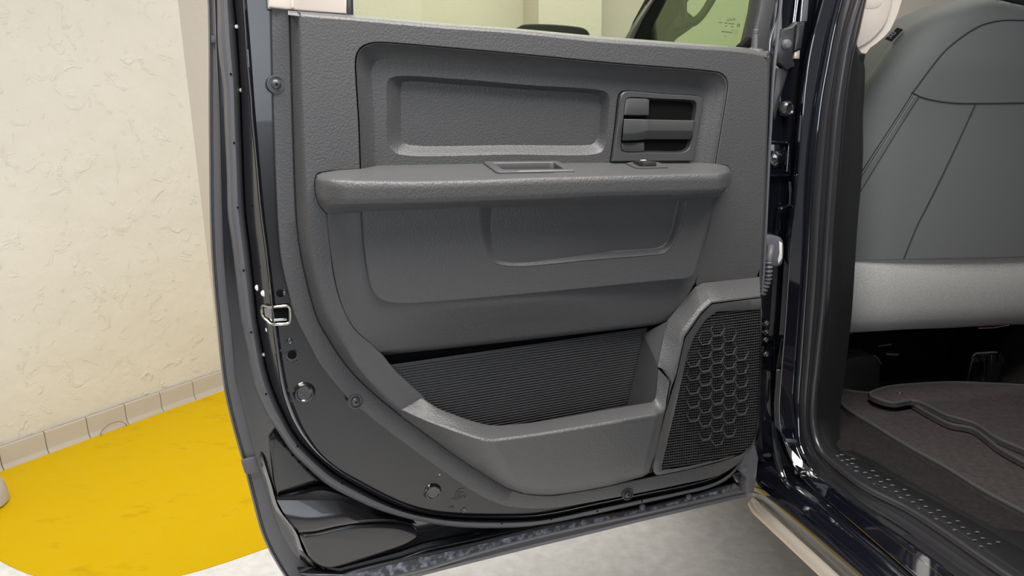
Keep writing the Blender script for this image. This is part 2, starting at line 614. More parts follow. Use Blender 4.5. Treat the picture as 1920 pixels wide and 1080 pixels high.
E4 = [(394, -560), (452, -40), (454, 0), (457.6, 55), (461, 111), (468, 185), (470, 220), (477, 292), (487, 400), (497, 474), (505, 548), (511, 611), (515, 646), (520, 683), (526, 720), (536, 757), (551, 793), (572, 826), (598, 855), (634, 884), (674, 907), (724, 933), (769, 952), (806, 961.5), (841, 966), (900, 969), (1000, 968), (1046, 961.5), (1114, 947), (1206, 928), (1298, 909), (1343, 895), (1369, 878), (1395, 852)]
E5 = [(404, -560), (461, -40), (463, 0), (469.6, 83), (477, 185), (479, 210), (486, 292), (496, 400), (505, 474), (516, 567), (522, 615), (526, 646), (531.5, 683), (541, 730), (554, 767), (566, 796), (580, 820), (603, 851), (639, 881), (678, 903), (727, 929), (771, 948), (807, 958), (841, 963), (900, 966), (1000, 965), (1046, 958), (1114, 943.5), (1206, 924.5), (1298, 906), (1342, 892), (1367, 875), (1393, 851)]

# inner skin deep plate (door core)
core = [(p[0] - 3, p[1] + 1) for p in E1] + [(641, 1085), (757, 1052), (900, 1020), (1000, 997), (1206, 957), (1298, 934), (1385, 912), (1412, 880), (1428, 800), (1432, 426), (1442, 130), (1400, 112), (660, 62), (500, 44), (500, -40), (450, -560)]
pl(core, -0.074, 0.02, 0.003).build('door_shell', 'paint', door)

# outer skin hem with its rolled edge
n = 140
mb = MB()
mb.rows([drow(E0, -0.118, n), drow(shift(E0, 1, -0.5), -0.098, n), drow(shift(E0, 3.5, -1), -0.093, n),
         drow(shift(E0, 5, -1.5), -0.0985, n), drow(shift(E0, 7, -2), -0.0985, n), drow(shift(E0, 8.5, -2.5), -0.092, n),
         drow(shift(E1, -1.5, 0), -0.087, n), drow(shift(E1, 1, 0), -0.090, n), drow(shift(E1, 3, 0), -0.10, n)])
mb.build('outer_skin_hem', 'rubber', door)
# little step moulding on the hem
st = [(438, 838), (442, 852), (446, 862), (456, 860), (482, 857), (487, 872), (478, 880), (462, 884), (455, 880), (446, 858)]
pl([(452, 866), (461, 862), (483, 856), (488, 871), (489, 886), (466, 890), (459, 888)], -0.0835, 0.006, 0.002).build('hem_clip', 'rubber', door)
pl([(396, 66), (409, 70), (410, 82), (397, 80)], -0.083, 0.012, 0.002).build('hem_clip', 'rubber', door)
mb = MB()
side = [(398, 95), (408, 85), (414, 160), (417, 300), (420, 420), (412, 425), (400, 330)]

# weatherstrip on the door end and under the trim
n = 300
def mix(A, B, t, w):
    a, b = cr(A, n), cr(B, n)
    return [dp(p[0] + (q_[0] - p[0]) * t, p[1] + (q_[1] - p[1]) * t, w) for p, q_ in zip(a, b)]
mb = MB()
mb.rows([mix(E2, E3, 0.0, -0.070), mix(E2, E3, 0.05, -0.046), mix(E2, E3, 0.2, -0.034), mix(E2, E3, 0.4, -0.030), mix(E2, E3, 0.60, -0.030),
         mix(E2, E3, 0.74, -0.034), mix(E2, E3, 0.92, -0.046), mix(E2, E3, 1.0, -0.070)])
seal = mb.build('weatherstrip', 'rubber', door)
# vent holes of the weatherstrip
mb = MB()
for x, y in ((433, 139), (439, 268), (446, 389), (457, 507), (471, 623), (499, 739), (558, 837), (642, 907), (737, 951), (838, 974.5), (941, 982), (1034, 974), (1120, 959), (1204, 940)):
    mb.lathe(dp(x, y, -0.0294), NF, [(0.0016, -0.002), (0.0016, 0.0004), (0, 0.0004)], 8)
mb.build('vent_hole', 'dark', seal, kind='stuff')

# painted pressing: end face, rolled edge, inner face
mb = MB()
mb.rows([mix(E3, E3, 0, -0.072), mix(E3, E4, 0.10, -0.034), mix(E3, E4, 0.45, -0.023), mix(E3, E4, 0.9, -0.009), mix(E4, E5, 0.0, -0.006)])
mb.build('end_face', 'paint', door)
mb = MB()
mb.rows([mix(E4, E5, 0.0, -0.0085), mix(E4, E5, 0.10, -0.0030), mix(E4, E5, 0.25, 0.0002), mix(E4, E5, 0.45, 0.0014), mix(E4, E5, 0.65, 0.0002), mix(E4, E5, 0.85, -0.0024), mix(E4, E5, 1.0, -0.0038)])
mb.build('rolled_edge', 'paint_gloss', door, sharp=80)
face = cr(E5, n)
face = face + [(1425, 800), (1431, 426), (1437, 200), (1441, 112), (1403, 108), (1100, 84), (660, 50), (518, 44), (516, -40), (468, -560)]
pl(face, -0.0035, 0.01, 0.0).build('inner_pressing', 'paint_orange', door)

# stamped marks on the pressing
def bump_ring(x, y, r, h, name, matn='paint'):
    c = dp(x, y, -0.0035)
    MB().lathe(c, NF, [(r * 1.25, 0.0), (r * 1.12, h * 0.35), (r * 1.0, h), (r * 0.86, h * 1.05), (r * 0.74, h * 0.82), (0, h * 0.80)], 32).build(name, matn, door)
bump_ring(570, 736, 0.0135, 0.0060, 'stamped_boss')
bump_ring(811, 922, 0.0125, 0.0055, 'stamped_boss')
bump_ring(543, 639, 0.0036, 0.0020, 'rivet')
c = dp(547.5, 665, -0.0030)
mb = MB().lathe(c, NF, [(0.0085, -0.001), (0.0085, 0.0012), (0.0068, 0.0014), (0.0066, -0.002), (0.0, -0.002)], 24)
mb.build('drain_hole_rim', 'paint', door)
MB().lathe(dp(547.5, 665, -0.0020), NF, [(0.0064, -0.004), (0.0064, 0.0006), (0, 0.0006)], 20).build('drain_hole', 'dark', door)
MB().lathe(dp(526, 550, -0.003), NF, [(0.0060, 0), (0.0052, 0.003), (0.0, 0.004)], 16).build('stamped_dimple', 'dark', door)
MB().lathe(dp(533, 548, -0.003), NF, [(0.0032, 0), (0.003, 0.007), (0.0, 0.008)], 14).build('locating_pin', 'paint', door)
for x, y in ((824, 889.5),):
    MB().lathe(dp(x, y, -0.0035), NF, [(0.0014, 0), (0.0012, 0.0015), (0, 0.002)], 10).build('rivet', 'white_bolt', door)
mb = MB()
for x, y in ((532, 664), (537, 668), (538, 677), (543, 674), (551, 682), (556, 678), (559, 684), (561, 676)):
    c = dp(x, y, -0.003)
    mb.box((c[0], c[1], c[2]), 0.0022, 0.002, 0.0050, 0.0006)
mb.build('stamped_mark', 'paint', door, kind='stuff')
# embossed emblem: broken ring with an M inside, letters and two ovals below
def on_face(pts, w, r, name, parent, matn, n_=40):
    return MB().tube([dp(p[0], p[1], w) for p in cr(pts, n_)], r, 8).build(name, matn, parent)
ex, ey = 820, 900
k = 80 / 1234.0
def em(p):
    return (ex + p[0] * k, ey + p[1] * k)
ring = [em(p) for p in ((612, 295), (560, 350), (530, 420), (535, 480), (556, 505), (590, 480), (598, 400), (640, 345), (680, 325), (672, 380), (640, 440), (632, 490))]
ring2 = [em(p) for p in ((600, 280), (650, 258), (710, 250), (780, 275), (830, 335), (842, 410), (815, 485), (770, 522), (738, 490), (775, 440), (770, 380), (735, 345), (715, 400), (690, 500))]
mbx = MB()
for rr in (ring, ring2):
    mbx.tube([dp(p[0], p[1], -0.003) for p in cr(rr, 44)], 0.0007, 6)
mbx.build('embossed_emblem', 'rubber', door)
def text_mesh(name, s, size, origin, frame_pt, matn, parent, ext=0.0003, mirror=False, xdir=(1, 0, 0), ydir=(0, 0, 1), align='LEFT'):
    cu = bpy.data.curves.new(name, 'FONT')
    cu.body = s
    cu.size = size
    cu.extrude = ext
    cu.align_x = align
    ob = bpy.data.objects.new(name + '_tmp', cu)
    COL.objects.link(ob)
    bpy.context.view_layer.update()
    me = bpy.data.meshes.new_from_object(ob.evaluated_get(bpy.context.evaluated_depsgraph_get()))
    bpy.data.objects.remove(ob)
    X, Y = Vector(xdir).normalized(), Vector(ydir).normalized()
    Z = X.cross(Y)
    O = Vector(frame_pt)
    sg = -1 if mirror else 1
    for v in me.vertices:
        v.co = O + X * (v.co.x * sg) + Y * v.co.y + Z * v.co.z
    me.materials.clear()
    me.materials.append(M[matn])
    o = bpy.data.objects.new(name, me)
    COL.objects.link(o)
    o.parent = parent
    return o
text_mesh('embossed_lettering', 'MOPAR', 0.0072, None, dp(844.5, 940, -0.003), 'rubber', door, 0.0004, ydir=(0.1, 0, 1), xdir=(1, 0, 0.03))
text_mesh('embossed_lettering', 'VK2', 0.0062, None, dp(840.5, 955, -0.003), 'paint', door, 0.0006)
MB().lathe(dp(869.5, 957, -0.0035), NF, [(0.0055, 0), (0.0045, 0.0012), (0.003, 0.0012), (0, 0.0005)], 20).build('stamped_oval', 'paint', door)

# latch on the door end
latch_bits = []
def tubepx(pts, w, r, nn=30, closed=False, smooth=True, seg=8):
    s = (cr if smooth else lin)(wz(pts, w), nn, closed)
    return MB().tube([dp(*p) for p in s], r, seg, closed=closed)
lt = tubepx([(491, 577, -0.016), (493, 573, -0.016), (504, 576, -0.006), (522, 575, 0.002), (540, 574, 0.002), (543, 577, 0.002), (543.5, 603, 0.002), (541, 606, 0.002), (522, 608, 0.002), (509, 608, -0.004), (503, 603, -0.010), (493, 593, -0.016)], 0, 0.0021, 70, True).build('latch', 'zinc', door)
pl([(509, 577), (541, 577), (541, 604), (511, 605)], -0.0005, 0.006, 0.001).build('latch_mouth', 'dark', lt)
MB().rows([drow([(495, 578, -0.014), (513, 579, -0.001)], 0, 6), drow([(497, 592, -0.014), (512, 601, -0.001)], 0, 6)]).build('latch_ramp', 'steel', lt)
pl([(514, 598), (538, 596.5), (538.5, 601), (513, 603)], 0.002, 0.003, 0.0008).build('latch_claw', 'steel', lt)
pl([(541.5, 573), (546, 576), (546, 605), (542, 609), (541, 604), (540.5, 578)], 0.003, 0.004, 0.001).build('latch_bumper', 'rubber_dark', lt)
NE = Vector((-0.45, -0.9, 0))
for x, y, w in ((484, 539.5, -0.030), (495, 550, -0.018), (503.5, 618, -0.020), (494.6, 665, -0.045), (443.6, 50, -0.040), (452, 169, -0.045)):
    r = 0.0048 if y > 500 and y < 640 else 0.0025
    MB().lathe(dp(x, y, w), NE, [(r, -0.003), (r, 0.0006), (r * 0.75, 0.0012), (0, 0.0013)], 18).build('end_bolt', 'white_bolt', door)

# sculpted lower rear corner
def frame_pl(name, pts, w, depth, bev, matn, steps=4):
    c = [dp(p[0], p[1], w) for p in pts]
    MB().plate(c, NF, depth, bev, steps).build(name, matn, door, sharp=50)
frame_pl('corner_panel', lin([(505, 824), (514, 812), (540, 836), (575, 876), (600, 900), (596, 905), (519, 928), (513, 905), (508, 863)], 70, True), -0.060, 0.014, 0.006, 'paint_orange')
mb = MB()   # ridge between the two panels, its lower facet leaning up
r0 = drow([(516, 930, -0.070), (560, 921, -0.064), (598, 911, -0.060), (618, 914, -0.060), (664, 935, -0.066), (725, 962, -0.072)], 0, 40)
r1 = drow([(518, 934, -0.056), (560, 928, -0.050), (600, 920, -0.047), (622, 923, -0.048), (668, 939, -0.054), (730, 966, -0.066)], 0, 40)
r2 = drow([(519, 938, -0.067), (560, 938, -0.066), (610, 938, -0.064), (640, 939, -0.064), (680, 946, -0.066), (735, 969, -0.068)], 0, 40)
r3 = drow([(531, 960, -0.060), (575, 966, -0.055), (620, 962, -0.053), (660, 960, -0.054), (710, 968, -0.058), (750, 977, -0.064)], 0, 40)
r4 = drow([(558, 993, -0.048), (590, 991, -0.046), (630, 981, -0.046), (680, 975, -0.048), (730, 974, -0.054), (775, 982, -0.066)], 0, 40)
r5 = drow([(561, 999, -0.054), (592, 996, -0.052), (632, 987, -0.052), (682, 980, -0.054), (735, 980, -0.060), (785, 990, -0.070)], 0, 40)
mb.rows([r0, r1, r2, r3, r4, r5])
mb.build('corner_ridge', 'paint_orange', door, sharp=60)
oval = [(563, 1003), (592, 998), (632, 989), (656, 985), (711, 983), (757, 988), (784, 1000), (785, 1008), (767, 1022), (711, 1043), (637, 1066), (613, 1069), (587, 1057), (571, 1030)]
frame_pl('corner_panel', cr(oval, 90, True), -0.053, 0.02, 0.008, 'paint_orange')
mb = MB()
mb.rows([drow([(470, 815, -0.09), (478, 836, -0.082), (489, 872), (500, 906), (515, 955), (545, 1000), (560, 1035), (600, 1070), (640, 1085)], -0.074, 60),
         drow([(474, 815, -0.09), (486, 834, -0.080), (497, 872, -0.063), (508, 907, -0.062), (522, 952, -0.062), (556, 1000, -0.060), (571, 1037, -0.060), (606, 1067, -0.060), (645, 1080, -0.062)], 0, 60),
         drow([(478, 815, -0.09), (494, 834, -0.082), (503, 872), (513, 907), (528, 950), (562, 1000), (577, 1034), (610, 1062), (648, 1074)], -0.0745, 60)])
mb.build('corner_bead', 'paint', door, sharp=60)
for x, y in ((534, 836), (549, 853), (562, 866), (578, 881)):
    MB().lathe(dp(x, y, -0.060), NF, [(0.0024, 0), (0.002, 0.0015), (0.0011, 0.0012), (0, 0.0)], 10).build('stamped_dimple', 'dark', door)
frame_pl('lower_rail', [(560, 1075), (640, 1078), (757, 1046), (800, 1030), (900, 1009), (1000, 986), (1010, 992), (900, 1014), (757, 1050), (640, 1088), (600, 1090)], -0.052, 0.02, 0.003, 'paint')

# bottom rubber with the scuffed tape along it
BT = [(560, 1101), (630, 1083), (656, 1072), (757, 1046), (900, 1014), (1000, 989.5), (1092, 971.5), (1206, 950.5), (1298, 928), (1380, 907), (1398, 914)]
BL = [(560, 1108), (650, 1098), (741, 1080), (800, 1066), (900, 1035), (1000, 1008), (1100, 985), (1206, 962), (1300, 940), (1380, 922), (1399, 918)]
BB = [(560, 1137), (650, 1113), (781, 1082), (840, 1067), (900, 1052), (1000, 1027), (1100, 1003), (1206, 977), (1300, 955), (1380, 936), (1400, 932)]
n = 90
mb = MB()
mb.rows([drow(BT, -0.080, n), drow(BT, -0.048, n), drow(shift(BT, 0, 3), -0.043, n), drow(BL, -0.041, n), drow(shift(BL, 0, 3), -0.044, n),
         drow(shift(BL, 0, 5), -0.052, n), drow(shift(BB, 0, -6), -0.050, n), drow(BB, -0.056, n), drow(shift(BB, 0, -6), -0.10, n)])
br = mb.build('bottom_rubber', 'rubber', door)
ta = [(665, 1076), (757, 1053), (900, 1021), (1000, 996), (1092, 977), (1206, 955), (1298, 933), (1365, 915)]
tb = [(690, 1089), (760, 1073), (900, 1033), (1000, 1006), (1100, 983), (1206, 960), (1300, 938), (1368, 921)]
MB().rows([drow(ta, -0.0395, 70), drow(tb, -0.0375, 70)]).build('scuffed_tape', 'tape', br)
for x, y in ((790, 1049), (1009, 998), (1094, 979), (1205, 951), (1292, 932), (1377, 912)):
    MB().lathe(dp(x, y, -0.038), NF, [(0.0065, -0.003), (0.006, 0.001), (0.004, 0.0022), (0, 0.0025)], 18).build('rubber_plug', 'rubber', br)
# boot at the lower hinge corner
bc = [(1398, 854), (1406, 843), (1417, 834), (1423, 858), (1420, 890), (1414, 926), (1401, 928), (1399, 906), (1402, 896), (1396, 890), (1388, 884), (1391, 868)]
pl(bc, -0.022, 0.03, 0.004, 50, False).build('corner_boot', 'rubber', door)
MB().lathe(dp(1394.5, 880, -0.022), NF, [(0.0068, 0), (0.0055, 0.003), (0, 0.0045)], 16).build('boot_plug', 'grommet', door)
pl([(1372, 888), (1388, 885), (1402, 897), (1396, 910), (1380, 905)], -0.04, 0.01, 0.002).build('corner_plate', 'paint_gloss', door)

# ------------------------------------------------------------------ trim panel
T0 = [(508, 15), (509.5, 90), (511, 160), (514, 260), (517.5, 353), (522, 437), (527, 487), (540, 547), (553, 593), (577, 642), (599, 683), (627, 719), (652, 747), (699, 786), (754, 828), (810, 869), (854, 900), (900, 929), (936, 945), (962, 951), (1000, 953.5), (1040, 952), (1092, 944), (1183, 927), (1275, 908), (1344, 892), (1378, 874), (1403, 849), (1417, 830)]
T1 = [(543, 20), (545, 90), (547, 160), (550, 260), (553, 353), (558, 437), (567, 493), (583, 560), (597, 603), (616, 636), (652, 689), (699, 736), (754, 781), (810, 822), (860, 858), (900, 884), (940, 909), (965, 920), (1000, 927), (1040, 928), (1080, 922), (1131, 913), (1180, 902), (1229, 892), (1298, 878), (1366, 860), (1399, 846), (1412, 832)]
T2 = [(562, 23), (564, 90), (566, 160), (570, 260), (573, 330), (578, 403), (584, 470), (597, 527), (608, 565), (620, 591), (647, 640), (670, 682), (697, 716), (727, 747), (757, 772)]
WB_ = 0.046
panel = None
n = 200
a, b = cr(T0, n), cr(T1, n)
mb = MB()
mb.rows([[dp(p[0], p[1], -0.003) for p in a], [dp(p[0], p[1], 0.008) for p in a],
         [dp(p[0] + (q_[0] - p[0]) * 0.05, p[1] + (q_[1] - p[1]) * 0.05, 0.010) for p, q_ in zip(a, b)],
         [dp(p[0] + (q_[0] - p[0]) * 0.92, p[1] + (q_[1] - p[1]) * 0.92, 0.0135) for p, q_ in zip(a, b)],
         [dp(p[0] + (q_[0] - p[0]) * 0.98, p[1] + (q_[1] - p[1]) * 0.98, 0.0125) for p, q_ in zip(a, b)],
         [dp(q_[0], q_[1], 0.0095) for p, q_ in zip(a, b)]])
panel = mb.build('trim_panel', 'trim', door, sharp=40)
# backing behind all openings, near-black to paint the shadow band above the pocket
pl([(p[0] + 4, p[1] - 3) for p in T0[:-2]] + [(1416, 800), (1425, 560), (1432, 320), (1438, 118), (1403, 104), (820, 60), (562, 36), (514, 30)], 0.004, 0.007, 0.0).build('panel_back', 'dark', panel)

# raised wall between flange and main face (left side)
T1L = [p for p in T1 if p[0] <= 754] + [(762, 787)]
n = 90
a, b = cr(T1L, n), cr(T2, n)
mb = MB()
def wl(t, w):
    return [dp(p[0] + (q_[0] - p[0]) * t, p[1] + (q_[1] - p[1]) * t, w) for p, q_ in zip(a, b)]
mb.rows([wl(0.0, 0.0095), wl(0.06, 0.014), wl(0.30, 0.024), wl(0.62, 0.037), wl(0.80, 0.0425), wl(0.93, 0.0455), wl(1.08, WB_)])
mb.build('panel_shoulder', 'trim', panel, sharp=60)

# main face: one sheet around the openings
topline = [(566, 30), (663, 38), (820, 52), (973, 63), (1107, 77), (1253, 88), (1403, 100), (1432, 106)]
ULIST = [(675, 317), (672, 233), (667, 150), (666, 113), (670, 97), (680, 86), (697, 80), (713, 79), (820, 87), (987, 102), (1153, 118), (1333, 133), (1353, 137), (1363, 147), (1366, 160), (1363, 187), (1353, 247), (1343, 308)]
armL = [(612, 400), (600, 386), (595, 373), (591, 355), (591, 336), (594, 327), (604, 323), (635, 319.5), (671, 317.5)]
armR = [(1347, 308.5), (1364, 311.5), (1370, 320), (1369, 335), (1364, 353), (1342, 373)]
seamL = [(755, 768), (797, 748), (766, 720), (744, 699), (718, 667), (710, 660), (695, 645), (667, 620), (643, 577), (628, 527), (620, 470), (613, 402)]
t2 = cr(T2, 60)
body = [p for p in t2] + [lerp((755, 768), (797, 748), 1.0)] + cr(seamL[1:], 50)[1:] + cr(armL, 30) + cr(ULIST, 120) + cr(armR, 20) + \
       lin([(1342, 374), (1324, 450), (1304, 537), (1317, 531), (1419, 522)], 26) + [(1426, 500), (1430, 426), (1434, 320), (1438, 200), (1440, 130), (1438, 112)] + lin(topline[::-1], 30)
c = [Vector(dp(p[0], p[1], WB_)) for p in body]
NV = Vector(NF)
ins = inset(c, NV, 0.0010)
mb = sheet(ins, [])
mb.rows([[p - NV * 0.03 for p in c], [p - NV * 0.001 for p in c], ins], True)
mb.build('panel_face', 'trim', panel, sharp=40)
# rolled top edge below the window
mb = MB()
n = 60
def tp(dy, w):
    return drow(shift([(540, 27)] + topline + [(1442, 108)], 0, dy), w, n)
TL = [(540, 19), (663, 28), (820, 42), (973, 54), (1107, 66.5), (1253, 78), (1403, 90), (1440, 96)]
mb.rows([tp(1, WB_), tp(-2, WB_ - 0.0006), tp(-5, WB_ - 0.003), tp(-7.5, WB_ - 0.009), drow(shift(TL, 0, 1.5), 0.026, n), drow(TL, 0.012, n), drow(shift(TL, 0, -0.2), -0.012, n)])
mb.build('top_roll', 'trim', panel, sharp=60)
# right hand return of the panel
mb = MB()
RE = [(1440, 100), (1440, 130), (1438, 200), (1434, 320), (1430, 426), (1426, 500), (1425, 540)]
mb.rows([drow(shift(RE, -2, 0), WB_, 40), drow(shift(RE, 0.5, 0), WB_ - 0.001, 40), drow(shift(RE, 2.5, 0), WB_ - 0.006, 40), drow(shift(RE, 3, 0), 0.0, 40)])
mb.build('panel_return', 'trim', panel, sharp=60)
MB().lathe(dp(1418, 94, 0.020), (0.05, -0.25, 1), [(0.022, -0.03), (0.019, -0.008), (0.013, 0.001), (0.010, 0.003), (0.0, 0.003)], 24).build('lock_collar', 'trim', panel)

# ---------- upper insert (shallow tray with a padded field)
Uc = cr(ULIST + [(1300, 312), (1000, 316), (720, 320)], 220, True)
def u_ring(d, w):
    cc = [Vector(dp(p[0], p[1], w)) for p in Uc]
    return inset(cc, NV, d)
UF = [(704, 330), (702, 233), (697, 150), (697, 132), (702, 120), (712, 112), (730, 110), (750, 111), (820, 116), (987, 130), (1153, 146), (1290, 158), (1308, 162), (1318, 172), (1320, 184), (1317, 205), (1309, 255), (1299, 330)]
Ua = crk(ULIST, 8)
Ub = crk(UF, 8)
def ur(t, w, d=0.0):
    out = []
    for p, q_ in zip(Ua, Ub):
        out.append(dp(p[0] + (q_[0] - p[0]) * t, p[1] + (q_[1] - p[1]) * t, w))
    return out
V0 = [(727, 270), (725, 210), (725, 157), (730, 148), (743, 143), (860, 148), (987, 159), (1120, 168), (1137, 173), (1143, 183), (1140, 233), (1135, 272), (1130, 283), (1117, 289), (960, 290), (750, 290), (737, 283)]
V1 = [(753, 253), (752, 205), (752, 163), (754, 156), (762, 153), (860, 159), (987, 168), (1109, 176), (1120, 179), (1125, 188), (1124, 233), (1118, 262), (1111, 270), (1100, 272), (960, 272), (770, 272), (757, 267)]
FW = 0.024
mb = MB()
mb.rows([ur(0.05, 0.012), ur(0.05, WB_ - 0.006), ur(0.06, WB_ - 0.0018), ur(0.08, WB_ - 0.0002), ur(0.105, WB_ - 0.0006), ur(0.13, WB_ - 0.0022), ur(0.3, 0.0385), ur(0.55, 0.0315), ur(0.8, 0.0262), ur(0.95, 0.0245), ur(1.0, FW)])
ui = mb.build('upper_insert', 'trim', door, sharp=60)
# tray floor with the window for the padded field
va, vb_ = crk(V0, 7, True), crk(V1, 7, True)
fl = [p for p in Ub]
out3 = [Vector(dp(p[0], p[1], FW)) for p in fl]
hole3 = [Vector(dp(p[0], p[1], FW)) for p in va]
sheet(out3, [hole3]).build('tray_floor', 'trim', door)
mb = MB()
def vr(t, w):
    return [dp(p[0] + (q_[0] - p[0]) * t, p[1] + (q_[1] - p[1]) * t, w) for p, q_ in zip(va, vb_)]
mb.rows([vr(-0.04, FW), vr(0.02, FW - 0.0002), vr(0.10, FW - 0.0012), vr(0.5, FW - 0.0072), vr(0.92, FW - 0.0136), vr(1.0, FW - 0.0145)], True)
mb.cap(vr(1.0, FW - 0.0145))
mb.build('padded_field', 'trim', door, sharp=18)

# ---------- inner door handle
BZ = [(1149, 303), (1158.5, 232), (1163, 186), (1165.5, 177), (1171, 172), (1181, 170.6), (1252, 176.7), (1305, 179.5), (1314, 182), (1318.5, 190), (1309, 246), (1299, 302)]
OP = [(1164, 270), (1168, 228), (1172, 190), (1174.5, 184), (1180, 182), (1240, 184.5), (1298, 187.5), (1305, 190), (1307, 197), (1304, 226), (1296, 270), (1291, 281), (1281, 286.5), (1220, 287), (1172, 287), (1166, 284), (1163.5, 279)]
bz = [Vector(dp(p[0], p[1], 0.0315)) for p in lin(BZ, 90, True)]
opn = [Vector(dp(p[0], p[1], 0.0315)) for p in cr(OP, 90, True)]
hb = sheet(inset(bz, NV, 0.0014), [opn])
R = [[p - NV * 0.012 for p in bz], [p - NV * 0.0014 for p in bz], inset(bz, NV, 0.0014)]
hb.rows(R, True)
hb.v  # rim
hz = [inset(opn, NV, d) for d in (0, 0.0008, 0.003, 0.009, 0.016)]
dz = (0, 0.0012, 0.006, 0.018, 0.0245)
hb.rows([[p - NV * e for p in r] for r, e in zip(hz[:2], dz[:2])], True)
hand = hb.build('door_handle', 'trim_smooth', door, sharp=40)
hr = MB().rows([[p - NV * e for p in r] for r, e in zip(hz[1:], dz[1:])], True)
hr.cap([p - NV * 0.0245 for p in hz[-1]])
hr.build('handle_recess', 'trim_recess_shade', hand, sharp=40)
gapc = []
cgx = sum((p for p in bz), Vector((0, 0, 0))) / len(bz)
for p in bz:
    gapc.append(cgx + (p - cgx) * 1.022 - NV * 0.0072)
MB().plate(gapc, NF, 0.0006, 0.0).build('handle_gap', 'dark', hand, smooth=False)  # dark plate stands in for the shaded gap around the bezel
pl([(1174, 185), (1179, 183), (1214, 183.5), (1219, 187), (1218, 217), (1170, 217), (1172, 195)], 0.0315, 0.02, 0.004, 0).build('handle_housing', 'trim_smooth', hand)
pl([(1164, 267), (1210, 266), (1210, 282), (1206, 286), (1171, 286), (1165, 281)], 0.0300, 0.02, 0.005, 0).build('handle_housing', 'trim_smooth', hand)
mb = MB()   # lever: deep pad at the left, slim bar at the right, with a faceted lower half
top = [(1170, 223, 0.036), (1193, 223.4, 0.037), (1216, 224, 0.036), (1219, 224.2, 0.0345), (1260, 225, 0.0345), (1300, 225.7, 0.0345), (1305, 226, 0.026)]
mid = [(1168, 250, 0.041), (1192, 250, 0.041), (1214, 245, 0.041), (1219, 244.5, 0.038), (1260, 245, 0.038), (1298, 245.5, 0.038), (1302, 245.5, 0.027)]
bot = [(1166.5, 263.5, 0.037), (1190, 263, 0.036), (1203, 262, 0.033), (1212, 261, 0.0295), (1260, 261, 0.0295), (1293, 261, 0.0295), (1297, 261, 0.022)]
def bk(r, w, dy):
    return [(p[0], p[1] + dy, w) for p in r]
lr = [bk(top, 0.012, 1), top, [(p[0], p[1] + 1.5, p[2] + 0.0025) for p in top], [(p[0], p[1] - 1, p[2] + 0.0005) for p in mid], [(p[0], p[1] + 1, p[2]) for p in mid], [(p[0], p[1] - 1.5, p[2] + 0.001) for p in bot], bot, bk(bot, 0.012, -1)]
L3 = [[dp(*lerp(p, q_, t)) for p, q_ in zip(r, r[1:]) for t in (0, 0.25, 0.5, 0.75)] + [dp(*r[-1])] for r in lr]
mb.rows(L3)
mb.cap([r[0] for r in L3])
mb.cap([r[-1] for r in L3])
mb.build('handle_lever', 'trim_smooth', hand, sharp=28)
MB().lathe(dp(1243, 213, 0.0072), NF, [(0.0092, -0.001), (0.0090, 0.0010), (0.0082, 0.0014), (0, 0.0014)], 28).build('screw_cap', 'trim_smooth', hand)

# ---------- armrest
AX = [591, 594, 602, 614, 635, 660, 690, 740, 820, 900, 1000, 1100, 1200, 1270, 1320, 1345, 1358, 1366, 1370, 1371]
backT = [(591, 338), (594, 328), (604, 323.5), (635, 319), (676, 316.5), (710, 310), (780, 309), (880, 307), (1148, 305), (1299, 305), (1342, 307), (1360, 310), (1368, 315), (1371, 324)]
frontT = [(591, 341), (597, 336), (617, 334), (680, 336), (780, 337), (880, 334.7), (1010, 329.5), (1140, 327), (1270, 324), (1349, 323), (1365, 322), (1371, 325)]
frontB = [(591, 352), (595, 366), (602, 376), (615, 381), (640, 382.6), (680, 382.6), (780, 381), (880, 377.7), (1010, 373.8), (1140, 367), (1270, 364.6), (1349, 361), (1364, 353), (1369, 340), (1371, 329)]
botB = [(591, 356), (595, 374), (600, 386), (612, 399.5), (672, 399.5), (780, 397), (880, 392), (1010, 387), (1140, 381.6), (1270, 377.7), (1341, 372.5), (1358, 361), (1366, 349), (1371, 331)]
def endk(x):
    l = min(max((x - 591) / 75.0, 0), 1)
    r = min(max((1371 - x) / 26.0, 0), 1)
    return sqrt(1 - (1 - l) ** 2) ** 1.0 * sqrt(1 - (1 - r) ** 2)
def wback(x):
    if x < 676: return WB_
    if x < 715: return WB_ + (0.0245 - WB_) * (x - 676) / 39
    if x < 1296: return 0.0245
    if x < 1342: return 0.0245 + (WB_ - 0.0245) * (x - 1296) / 46
    return WB_
xs = [591 + 780 * (0.5 - 0.5 * cos(pi * i / 260)) for i in range(261)]
prof = [('b', 0.0), ('b', 0.25), ('b', 0.5), ('b', 0.75), ('b', 0.90), ('f', 0.0), ('f', 0.06), ('f', 0.14), ('f', 0.4), ('f', 0.75), ('f', 0.94), ('f', 1.0), ('u', 0.12), ('u', 0.5), ('u', 1.0)]
PXR, RW = [], []
for tg, t in prof:
    row, rp = [], []
    for x in xs:
        kx = endk(x)
        wb_, wf = wback(x), WB_ + 0.064 * kx
        yb, yt, yf, yu = itp(backT, x), itp(frontT, x), itp(frontB, x), itp(botB, x)
        if tg == 'b':
            y = yb + (yt - yb) * t
            w = wb_ + (wf - 0.010 * kx - wb_) * t
        elif tg == 'f':
            y = yt + (yf - yt) * t
            w = wf - 0.010 * kx * max(0, 1 - t / 0.16) ** 2 - 0.004 * kx * max(0, (t - 0.9) / 0.1) ** 2
        else:
            y = yf + (yu - yf) * t
            w = (wf - 0.004 * kx) + (WB_ + 0.012 - (wf - 0.004 * kx)) * t ** 1.2
        row.append(dp(x, y, w))
        rp.append((x, y, w))
    RW.append(row)
    PXR.append(rp)
mb = MB()
mb.rows(RW)
cupin = [(923, 309.5), (1040, 307.5), (1064, 321.5), (942, 322.5)]
